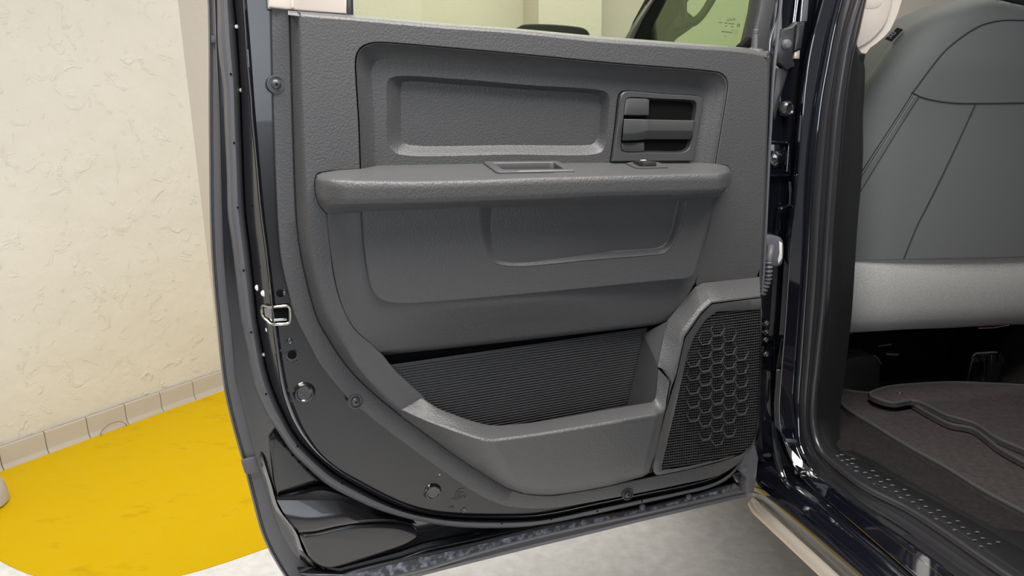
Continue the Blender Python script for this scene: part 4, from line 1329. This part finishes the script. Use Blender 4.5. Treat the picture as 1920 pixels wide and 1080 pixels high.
# front end of the rocker, closing below the hinge pillar
mb = MB()
fr3 = sect([(0.86, 0.535), (0.83, 0.532), (0.805, 0.515), (0.792, 0.49), (0.792, 0.46), (0.83, 0.44)], [(1.36, -0.010), (1.385, -0.008), (1.41, 0.0), (1.425, 0.012), (1.43, 0.03)])
mb.rows(fr3)
mb.build('rocker_end', 'paint_black', truck, sharp=60)
mb = MB()
mprof = [(0.792, 0.450), (0.786, 0.453), (0.778, 0.451), (0.770, 0.444), (0.768, 0.436), (0.775, 0.430), (0.795, 0.430)]
mb.rows(sect(mprof, [(1.335, 0.004)] + [(y, o_) for y, o_ in ys if y < 1.33]))
mb.cap(sect(mprof, [(1.335, 0.004)])[0])
mb.build('rocker_molding', 'molding', truck, sharp=60)

# hinges, bumper and wiring boot on the pillar
def tfp(pts, f, depth, bev, n=0, smooth=True):
    if n:
        pts = (cr if smooth else lin)(pts, n, True)
    return MB().plate([tF(x, y, f) for x, y in pts], (0, -1, 0), depth, bev)
def ringpx(x0, y0, x1, y1, f, r):
    return MB().tube([tF(x, y, f) for x, y in lin([(x0, y0), (x1, y0), (x1, y1), (x0, y1)], 48, True)], r, 8, closed=True)
hg = tfp([(1443, 266), (1480, 265), (1482, 268), (1479, 327), (1476, 331), (1440, 331)], f0 + 0.040, 0.02, 0.002).build('door_hinge', 'paint_black', truck, label='black upper door hinge plate')
ringpx(1441, 268, 1480, 329, f0 + 0.036, 0.0026).build('hinge_rim', 'paint_black', hg)
MB().lathe(tF(1461, 297, f0 + 0.040), (0, -1, 0), [(0.019, 0), (0.017, 0.004), (0.010, 0.006), (0.009, 0.009), (0, 0.010)], 24).build('hinge_bolt', 'paint_gloss', hg)
MB().tube([tF(x, y, f0 + 0.034) for x, y in ((1478.5, 274), (1477, 298), (1475, 322))], 0.0012, 6).build('hinge_painted_glint', 'steel', hg)  # steel tube stands in for the highlight line on the black rim
hg2 = tfp([(1420, 634), (1454, 634), (1455, 640), (1450, 690), (1446, 696), (1418, 696)], f0 + 0.040, 0.02, 0.002).build('door_hinge', 'paint_black', truck, label='black lower door hinge plate with steel bolts')
ringpx(1418, 637, 1452, 694, f0 + 0.036, 0.0022).build('hinge_rim', 'paint_black', hg2)
for x, y, r in ((1437, 664, 0.0050), (1436, 637, 0.0045), (1438, 606, 0.0045), (1437.5, 622, 0.0036)):
    MB().lathe(tF(x, y, f0 + 0.032), (0, -1, 0), [(r * 1.3, -0.006), (r * 1.3, 0.001), (r, 0.002), (r * 0.9, 0.006), (0, 0.007)], 6).build('hinge_bolt', 'steel_dark', hg2)
MB().lathe(tF(1470.5, 204, f0 + 0.040), (0.35, -1, 0), [(0.014, -0.004), (0.0155, 0.004), (0.015, 0.010), (0.011, 0.014), (0.009, 0.011), (0.0, 0.010)], 28).build('bump_stop', 'rubber_dark', truck)
MB().tube([tF(1481, 209, f0 + 0.036), tF(1487, 212, f0 + 0.034)], [0.0026, 0.0010], 8).build('bump_stop_clip', 'steel', truck)
br_ = tfp([(1484, 50), (1495, 40), (1511, 41), (1503, 92), (1492, 97), (1489, 106), (1492, 124), (1476, 131), (1462, 118), (1456, 84), (1470, 54)], f0 + 0.030, 0.02, 0.004).build('seal_bracket', 'rubber_dark', truck)
MB().lathe(tF(1474.5, 84, f0 + 0.028), (0, -1, 0), [(0.0105, -0.003), (0.010, 0.003), (0.006, 0.007), (0, 0.008)], 20).build('bracket_boss', 'grommet', br_)
tfp([(1495, 46), (1510, 44), (1503, 90), (1490, 96)], f0 + 0.022, 0.012, 0.003).build('bracket_flap', 'rubber_dark', br_)
tfp([(1490, 98), (1500, 94), (1499, 110), (1489, 110)], f0 + 0.026, 0.01, 0.001).build('bracket_tab', 'molding', br_)
tfp([(1457, 128), (1480, 128), (1466, 175), (1453, 225), (1450, 200)], f0 + 0.036, 0.01, 0.002).build('seal_gusset', 'rubber_dark', truck)
for pts in ([(1496, -40), (1492, 0), (1487, 42)], [(1499, -40), (1495.5, 0), (1490, 41)], [(1509, -40), (1504.5, 0), (1501, 40)]):
    MB().tube([tF(x, y, f0 + 0.036) for x, y in pts], 0.0013, 6).build('run_channel', 'steel', truck)
tfp([(1512, -40), (1520, -40), (1514, 40), (1503, 41)], f0 + 0.032, 0.01, 0.002).build('run_channel', 'rubber', truck)
bo = tfp(cr([(1436, 446), (1455, 443), (1467, 447), (1471, 457), (1471, 483), (1466, 498), (1456, 501), (1446, 498), (1436, 496)], 60, True), f0 + 0.022, 0.03, 0.007).build('wiring_boot', 'grommet', truck)
tfp([(1461, 452), (1467, 456), (1467, 484), (1460, 495), (1459, 488), (1462, 474)], f0 + 0.0205, 0.004, 0.001).build('boot_highlight', 'white_bolt', bo)  # white sliver painted as the highlight on the boot's edge
path = cr([tF(1446, 463, f0 + 0.012), tF(1445, 472, f0 + 0.004), tF(1442, 486, f0 - 0.002), tF(1441, 506, f0 - 0.002), tF(1438, 528, f0 + 0.004), tF(1428, 552, f0 + 0.012)], 90)
MB().tube(path, [0.0078 if i < 28 else 0.0072 + 0.0016 * sin(2 * pi * (i - 28) / 7.0) for i in range(90)], 16).build('boot_bellows', 'grommet', bo)

# ------------------------------------------------------------------ cab floor
zc = 0.560
MB().plate([(0.93, 0.3, zc), (2.3, 0.3, zc), (2.3, 2.6, zc), (0.90, 2.6, zc), (0.90, 1.5, zc), (0.945, 1.36, zc)], (0, 0, 1), 0.03).build('cab_floor', 'carpet', truck, smooth=False)
# raised scuff plate along the sill
spx = [(1574, 850), (1588, 852), (1615, 866), (1655, 888), (1735, 931), (1815, 974), (1895, 1020), (1990, 1075), (2160, 1075), (1990, 985), (1871, 985), (1800, 948), (1700, 893), (1640, 858), (1600, 838), (1576, 838)]
sc = MB().plate([tZ(x, y, 0.5665) for x, y in spx], (0, 0, 1), 0.02, 0.002).build('scuff_plate', 'scuff', truck)
cpx = [(1560, 830), (1576, 842), (1600, 842), (1640, 862), (1700, 897), (1800, 953), (1871, 990), (1990, 1000), (2160, 1000), (1990, 900), (1700, 800), (1600, 745), (1560, 745)]
MB().plate([tZ(x, y, 0.570) for x, y in cpx], (0, 0, 1), 0.02, 0.006, 3).build('sill_carpet', 'carpet', truck, sharp=60)
mb = MB()
dash0 = [(60, 370), (165, 430), (275, 497), (385, 567), (505, 637), (632, 709), (765, 783), (905, 851)]
offs = [(0, 0), (27, 36), (55, 74)]
dash = []
for r_ in ((-50, 345), (8, 382), (88, 405), (37, 418), (113, 444), (60, 458), (192, 468), (140, 482), (218, 510), (165, 524), (298, 537), (247, 551), (330, 581), (275, 595), (417, 611), (363, 625), (450, 653), (396, 667), (540, 681), (485, 695), (575, 723), (520, 741), (667, 752), (612, 768), (706, 796), (650, 813), (802, 825), (748, 838), (845, 864), (788, 880)):
    dash.append(r_)
dash += dash0 + [(-80, 322), (-110, 296), (-75, 290), (-120, 330), (-50, 372), (-180, 270), (-150, 262), (-150, 300), (-200, 300)]
for x, y in dash:
    a_ = tZ(1620 + (x - 14) / 3.6, 780 + (y - 1) / 3.6, 0.5738)
    b_ = tZ(1620 + (x + 15) / 3.6, 780 + (y + 1) / 3.6, 0.5738)
    mb.tube([a_, lerp(a_, b_, 0.5), b_], [0.0009, 0.0015, 0.0009], 6)
mb.build('tread_bump', 'rubber', sc, kind='stuff')
# dark vertical closing panels deep in the cab, and the tunnel at the right
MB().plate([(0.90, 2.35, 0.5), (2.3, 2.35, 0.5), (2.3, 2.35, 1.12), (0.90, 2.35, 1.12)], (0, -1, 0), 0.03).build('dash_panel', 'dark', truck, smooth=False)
tun = [(1.62, 0.56), (1.66, 0.60), (1.70, 0.68), (1.76, 0.73), (1.9, 0.74), (2.2, 0.74)]
MB().rows([[(r, y, z) for r, z in tun] for y in (0.9, 1.6, 2.3)]).build('floor_tunnel', 'carpet', truck)
# seat mount; steel tubes stand in for its vertical highlights
fm = tZ(1848, 724, 0.565)[1]
sm_ = MB().plate([tF(x, y, fm) for x, y in lin([(1818, 722), (1823, 672), (1828, 662), (1870, 659), (1880, 664), (1882, 680), (1872, 722)], 40, True)], (0, -1, 0), 0.07, 0.006, 4).build('seat_mount', 'paint_gloss', truck)
for pts in ([(1813, 719), (1819, 690), (1823, 673)], [(1843, 720), (1846, 690), (1845, 676), (1841, 664)], [(1855.5, 714), (1858, 690), (1859, 666)], [(1881, 683), (1880, 670), (1876, 661)]):
    MB().tube([tF(x, y, fm - 0.008) for x, y in cr(pts, 16)], 0.0021, 8).build('bright_edge', 'steel', sm_)
fr1 = tZ(1615, 738, 0.562)[1]
MB().plate([tF(x, y, fr1) for x, y in ((1583, 690), (1590, 672), (1612, 668), (1640, 668), (1652, 684), (1650, 735), (1580, 735))], (0, -1, 0), 0.08, 0.006).build('seat_rail_cover', 'trim_dark', truck)
MB().tube([tF(x, y, fr1 + 0.03) for x, y in cr([(1602, 678), (1610, 669), (1630, 667), (1642, 669), (1652, 682)], 24)], 0.003, 8).build('seat_rail', 'rubber', truck)
MB().tube([tF(x, y, fm) for x, y in ((1648, 649), (1671, 646))], 0.0018, 6).build('seat_rail', 'rubber', truck)
MB().tube([tF(x, y, fm) for x, y in ((1662, 664), (1684, 665))], 0.003, 6).build('seat_rail', 'rubber', truck)
MB().plate([tF(x, y, 1.60) for x, y in lin([(1828, 610), (1893, 600), (1893, 609), (1870, 613), (1838, 616)], 24, True)], (0, -1, 0), 0.02, 0.002).build('seat_lever', 'red', truck)
MB().tube([tF(x, y, 1.596) for x, y in ((1834, 616), (1862, 615), (1892, 610))], 0.0010, 6).build('seat_lever_edge', 'steel', truck)

# ------------------------------------------------------------------ upper pillar trim, belt cover
bp_ = cr([(1735, -540), (1680, -260), (1632, -30), (1621, 0), (1609, 60), (1601, 98)], 16) + [(1624, 100)] + cr([(1631, 90), (1650, 76), (1667, 59), (1678, 38), (1685, 20), (1691, 0), (1704, -40), (1760, -260), (1830, -540)], 40)
ub = MB().plate([tF(x, y, f0 + 0.040) for x, y in bp_], (0, -1, 0), 0.10, 0.0).build('pillar_upper_trim', 'beige', truck)
inner = cr([(1622, -40), (1616, 0), (1602, 60), (1600, 92)], 16) + cr([(1602, 94), (1628, 80), (1648, 62), (1662, 42), (1672, 10), (1680, -40)], 24)
MB().plate([tF(x, y, f0 + 0.034) for x, y in inner], (0, -1, 0), 0.012, 0.004).build('belt_cover', 'beige', ub)
MB().plate([tF(x, y, f0 + 0.033) for x, y in cr([(1622, 0), (1640, -6), (1655, 2), (1650, 12), (1635, 17), (1622, 15)], 40, True)], (0, -1, 0), 0.004, 0.002).build('belt_cap', 'beige', ub)
lt_ = [(1598, 99), (1624, 101), (1622, 112), (1617, 126), (1616, 158), (1606, 300), (1596, 420), (1560, 420), (1570, 300), (1588, 150)]
MB().plate([tF(x, y, f0 + 0.030) for x, y in lt_], (0, -1, 0), 0.04, 0.003).build('pillar_lower_trim', 'scuff', truck)

# ------------------------------------------------------------------ front door: mirror, A-pillar, glass
fA = 2.28
mo = [(971, 56), (979, 46.5), (993, 44.4), (1031, 44.7), (1077, 48.4), (1096, 52), (1105, 59), (1110, 78), (1112, 150), (1104, 200), (1060, 214), (990, 212), (970, 200), (963, 150), (966, 80)]
MB().plate([tF(x, y, fA - 0.03) for x, y in cr(mo, 90, True)], (0, -1, 0), 0.13, 0.012, 4).build('side_mirror', 'plastic_black', truck)
MB().plate([tF(x, y, fA - 0.0305) for x, y in cr([(980, 60), (993, 52), (1031, 52), (1077, 56), (1094, 62), (1098, 90), (1096, 180), (1060, 196), (990, 194), (976, 150)], 70, True)], (0, -1, 0), 0.005, 0.002).build('mirror_rim', 'plastic_black', truck)
MB().tube([tF(1105, 190, fA + 0.03), tF(1150, 215, fA + 0.03), tF(1200, 225, fA + 0.03)], 0.035, 12).build('mirror_arm', 'rubber_dark', truck)
ap = [(1176, 90), (1198, 36), (1222, -8), (1244, -45), (1480, -400), (1560, -400), (1330, -45), (1300, -12), (1287, 8), (1278, 24), (1270, 50), (1262, 100)]
MB().plate([tF(x, y, fA) for x, y in ap], (0, -1, 0), 0.05, 0.004).build('windshield_pillar', 'dark', truck)
MB().plate([tF(x, y, fA - 0.008) for x, y in ((1174, 90), (1176, 70), (1198, 33), (1220, 0), (1246, -45), (1480, -400), (1492, -400), (1255, -45), (1228, 0), (1206, 36), (1188, 74), (1186, 90))], (0, -1, 0), 0.02, 0.003).build('window_frame', 'trim_smooth', truck)
MB().plate([tF(x, y, fA - 0.006) for x, y in lin([(1238, 92), (1252, 60), (1272, 26), (1284, 12), (1287, 24), (1292, 33), (1312, 38), (1297, 53), (1270, 72), (1250, 92)], 50, True)], (0, -1, 0), 0.03, 0.004).build('pillar_inner_trim', 'plastic_black', truck)
gp = cr([tF(1268, 52, fA - 0.02), tF(1286, 44, fA - 0.035), tF(1301, 41, fA - 0.05), tF(1314, 30, fA - 0.06), tF(1328, 10, fA - 0.06), tF(1344, -20, fA - 0.05), tF(1352, -44, fA - 0.03)], 40)
MB().tube(gp, [0.016 - 0.004 * sin(pi * i / 39) for i in range(40)], 14).build('grab_handle', 'plastic_black', truck)
gp = cr([tF(1284, -40, fA - 0.01), tF(1283, -10, fA - 0.015), tF(1282, 10, fA - 0.015), tF(1283, 28, fA - 0.015), tF(1290, 40, fA - 0.03)], 24)
MB().tube(gp, 0.010, 12).build('grab_handle_root', 'plastic_black', truck)
# front door skin and glass, running forward from the pillar
MB().plate([(0.74, f0 + 0.09, 0.5), (0.74, 2.35, 0.5), (0.735, 2.35, 1.33), (0.735, f0 + 0.09, 1.33)], (-1, 0, 0), 0.10, 0.01).build('front_door', 'paint_gloss', truck)
MB().plate([(0.80, f0 + 0.12, 1.30), (0.80, 2.42, 1.30), (0.92, 1.9, 1.85), (0.92, f0 + 0.12, 1.85)], (-1, 0, 0.2), 0.004).build('front_window', 'glass_front', truck, smooth=False)
# dashboard top seen past the seat
MB().plate([tF(x, y, 2.2) for x, y in ((1620, 84), (1690, 86), (1690, 140), (1610, 140))], (0, -1, 0), 0.2, 0.01).build('dashboard', 'rubber', truck)
MB().tube([tF(1618, 103, 2.18), tF(1680, 105, 2.18)], 0.006, 8).build('dashboard_trim', 'grommet', truck)
MB().tube([tF(1618, 94, 2.18), tF(1680, 95, 2.18)], 0.004, 8).build('dashboard_trim', 'grommet', truck)

# rest of the cab around the doorway: roof, rear wall, rear corner and load bed side
MB().plate([(0.98, -0.15, 1.90), (2.55, -0.15, 1.90), (2.50, 1.75, 1.90), (1.02, 1.75, 1.90)], (0, 0, 1), 0.05, 0.02).build('cab_roof', 'paint_gloss', truck)
MB().plate([(0.88, -0.20, 0.5), (2.6, -0.20, 0.5), (2.6, -0.20, 1.36), (0.90, -0.20, 1.36)], (0, 1, 0), 0.05, 0.01).build('cab_rear_wall', 'scuff', truck)
MB().plate([(0.84, 0.28, 0.50), (0.83, -0.25, 0.50), (0.86, -0.25, 1.40), (0.96, -0.20, 1.88), (0.97, 0.10, 1.88), (0.88, 0.22, 1.35), (0.85, 0.30, 0.80)], (-1, 0, 0), 0.06, 0.01).build('cab_corner', 'paint_gloss', truck)
MB().plate([(0.82, -0.29, 0.52), (0.82, -2.2, 0.58), (0.84, -2.2, 1.38), (0.84, -0.29, 1.38)], (-1, 0, 0), 0.08, 0.02).build('bed_side', 'paint_gloss', truck)

# ================================================================== FRONT SEAT
seat = thing('front_seat', 'front seat backrest in a grey cover seen from behind', 'seat', TRUCK)
FS = 1.42
leftB = [(-8, 1838), (0, 1802), (12, 1768), (26.7, 1734), (44, 1707), (56, 1692.6), (86, 1666), (112.6, 1648), (142, 1630), (161, 1616), (220, 1598), (300, 1580), (400, 1570), (490, 1566)]
topY = [(1550, -10), (1838, -8), (1873, 0), (1920, 11), (1980, 22), (2080, 24), (2200, 24)]
def seatF(x, y):
    dl = x - itp(leftB, y)
    dt = y - itp(topY, x)
    e1 = min(max(dl / 120.0, 0), 1)
    e2 = min(max(dt / 70.0, 0), 1)
    o_ = 0.075 * (1 - sqrt(1 - (1 - e1) ** 2)) + 0.05 * (1 - sqrt(1 - (1 - e2) ** 2))
    # soft belly around the middle panel
    o_ += 0.012 * min(abs(x - 1840) / 250.0, 1.2) ** 2 - 0.010 * max(0, 1 - abs(y - 115) / 110.0)
    return FS + o_
def sg_(x, y, d=0.0):
    return tF(x, y, seatF(x, y) - d)
mb = MB()
ysr = [-8, -4, 0, 6, 12, 20, 28, 38, 50, 64, 80, 98, 118, 140, 161, 190, 220, 260, 300, 340, 380, 420, 450, 470, 482, 488]
RWS = []
for y in ysr:
    xl_ = itp(leftB, y)
    row = []
    for i in range(71):
        t = (i / 70.0) ** 1.5
        x = xl_ + (2200 - xl_) * t
        yy = y
        ty = itp(topY, x)
        if yy < ty:
            yy = ty + (yy + 8) * 0.02
        if y >= 450:
            yy = y - (x - 1566) * 0.02 * (y - 450) / 38.0
        row.append(sg_(x, yy))
    RWS.append(row)
edgeL = [(r[0][0] + 0.004, r[0][1] + 0.10, r[0][2]) for r in RWS]
RWS = [[e] + r for e, r in zip(edgeL, RWS)]
top_back = [(p[0], p[1] + 0.12, p[2] - 0.004) for p in RWS[0]]
RWS = [top_back] + RWS
mb.rows(RWS)
cov = mb.build('seat_cover', 'seat_cover', seat, sharp=80)
def seam(pts, r=0.0013, name='seam', d=0.0006):
    return MB().tube([sg_(x, y, d) for x, y in cr(pts, 60)], r, 6).build(name, 'stitch', cov)
seam([(1990, 38), (1920, 38.5), (1879, 38.5), (1841, 47), (1805, 68), (1772, 95), (1752, 118.5), (1710, 174.8)])
seam([(1709, 173), (1722, 180), (1743, 186.6), (1787, 193), (1832, 194), (1920, 193), (2000, 192)])
seam([(1829, 195), (1800, 258), (1772, 318), (1738, 387), (1721, 420), (1694, 486)])
def sg2(x, y, d=0.0):
    return sg_(x, y, d)
bandA, bandB = [(1710, 176), (1690, 208), (1660, 254), (1616, 322), (1588, 372)], [(1723, 182), (1700, 218), (1672, 263), (1636, 322), (1596, 388)]
a_, b_ = cr(bandA, 40), cr(bandB, 40)
MB().rows([[sg_(p[0], p[1], 0.0) for p in a_], [sg_(*lerp(p, q_, 0.5), 0.0022) for p, q_ in zip(a_, b_)], [sg_(q_[0], q_[1], 0.0) for q_ in b_]]).build('seam_band', 'seat_cover', cov)
seam(bandA, 0.0011)
seam([lerp(p, q_, 0.28) for p, q_ in zip(bandA, bandB)], 0.0012)
seam(bandB, 0.0008)
# lower fabric below the cover
mb = MB()
R2 = []
for k_, (yl, yr, ff) in enumerate(((470, 462, 0.012), (484, 478, 0.008), (500, 494, 0.002), (540, 532, 0.0), (580, 565, 0.006), (603, 580, 0.014), (618, 590, 0.026), (623, 594, 0.045), (622, 592, 0.08))):
    row = []
    for i in range(60):
        t = i / 59.0
        x = 1575 + (2200 - 1575) * t
        if k_ >= 4:
            x = 1581 + (k_ - 4) * 4 * (1 if k_ < 8 else 0.8) + (2200 - 1581) * t
        y = yl + (yr - yl) * t + 0.5 * sin(i * 0.4 + k_)
        e1 = min(max((x - 1566) / 120.0, 0), 1)
        row.append(tF(x, y, FS + 0.010 + ff + 0.07 * (1 - sqrt(1 - (1 - e1) ** 2))))
    R2.append(row)
mb.rows(R2)
mb.build('seat_base_fabric', 'seat_fabric', seat, sharp=80)
tfp([(1581, 612), (1606, 614), (1600, 628), (1584, 628)], FS + 0.09, 0.05, 0.004).build('fabric_clip', 'trim_dark', seat)
# dark box added to stand for the deep shade under the seat
MB().plate([(1.0, fm + 0.09, 0.565), (2.1, fm + 0.09, 0.565), (2.1, fm + 0.09, 0.90), (1.0, fm + 0.09, 0.90)], (0, -1, 0), 0.2, 0.01).build('under_seat_dark', 'dark', seat)
# brand tag sewn to the left edge, and the dark head-rest bit at the top right
ft = seatF(1680, 80) + 0.03
def tgp(x, y, d=0.0):
    return tF(x, y, FS + 0.060 - d)
tgo = MB().plate([tgp(*p) for p in ((1660, 73), (1683, 51.5), (1694, 55.5), (1672.5, 78))], (0, -1, 0), 0.002, 0.0004).build('sewn_tag', 'tag_black', seat, smooth=False)
ax_ = Vector(tgp(1683, 51.5)) - Vector(tgp(1660, 73))
ay_ = Vector((0, 0, 1)) - ax_.normalized() * ax_.normalized().z
text_mesh('tag_lettering', 'SAS', 0.0115, None, tgp(1668.5, 73, 0.0006), 'tag_print', tgo, 0.0002, xdir=ax_, ydir=(-ax_.z, 0, ax_.x))
tfp([(1868, -14), (1884, 0), (1920, 11), (1960, 14), (1960, -20)], FS + 0.10, 0.05, 0.006).build('head_rest_stem', 'trim_dark', seat)

# ================================================================== FLOOR MATS
def fmat(outline, z, th, label, n=120):
    pts = [tZ(x, y, z) for x, y in cr(outline, n, True)]
    o_ = MB().plate(pts, (0, 0, 1), th, th * 0.45, 3).build('floor_mat', 'mat_carpet', None, sharp=60)
    place(o_, TRUCK)
    tag(o_, label, 'floor mat', 'floor mats in the cab')
    P = [Vector(p) for p in pts]
    ins_ = inset(P, Vector((0, 0, 1)), 0.004)
    MB().tube([p + Vector((0, 0, 0.0003)) for p in ins_], 0.0046, 8, closed=True).build('bound_edge', 'mat_edge', o_)
    return o_
fmat([(1574, 731), (1600, 734), (1640, 737), (1800, 737), (2000, 745), (2140, 770), (2160, 1040), (2080, 1040), (1990, 1000), (1920, 963), (1842, 922), (1775, 880), (1703, 839.7), (1631, 795.6), (1591, 771), (1576, 758), (1572, 745)], 0.580, 0.011, 'black carpet floor mat lying lowest, nearest the door sill')
fmat([(1700, 752), (1800, 730), (1950, 740), (2100, 760), (2140, 960), (1990, 905), (1920, 869), (1870, 841), (1823, 806), (1781, 797), (1742, 778), (1713, 761)], 0.592, 0.009, 'black carpet mat sandwiched between the other two floor mats')
m3_ = fmat([(1627, 738), (1649, 729), (1671, 724), (1782, 717), (1849, 719), (1920, 723), (2060, 735), (2120, 920), (1990, 882), (1920, 846), (1864, 821), (1826, 796), (1771, 779), (1733, 760), (1711, 753), (1680, 757.5), (1660, 755), (1632, 744)], 0.603, 0.009, 'black carpet floor mat on top, with a small metal eyelet')
MB().lathe(tZ(1687, 738, 0.603), (0, 0, 1), [(0.006, -0.001), (0.006, 0.0012), (0.0035, 0.0016), (0.003, 0.0), (0, 0)], 16).build('eyelet', 'steel', m3_)
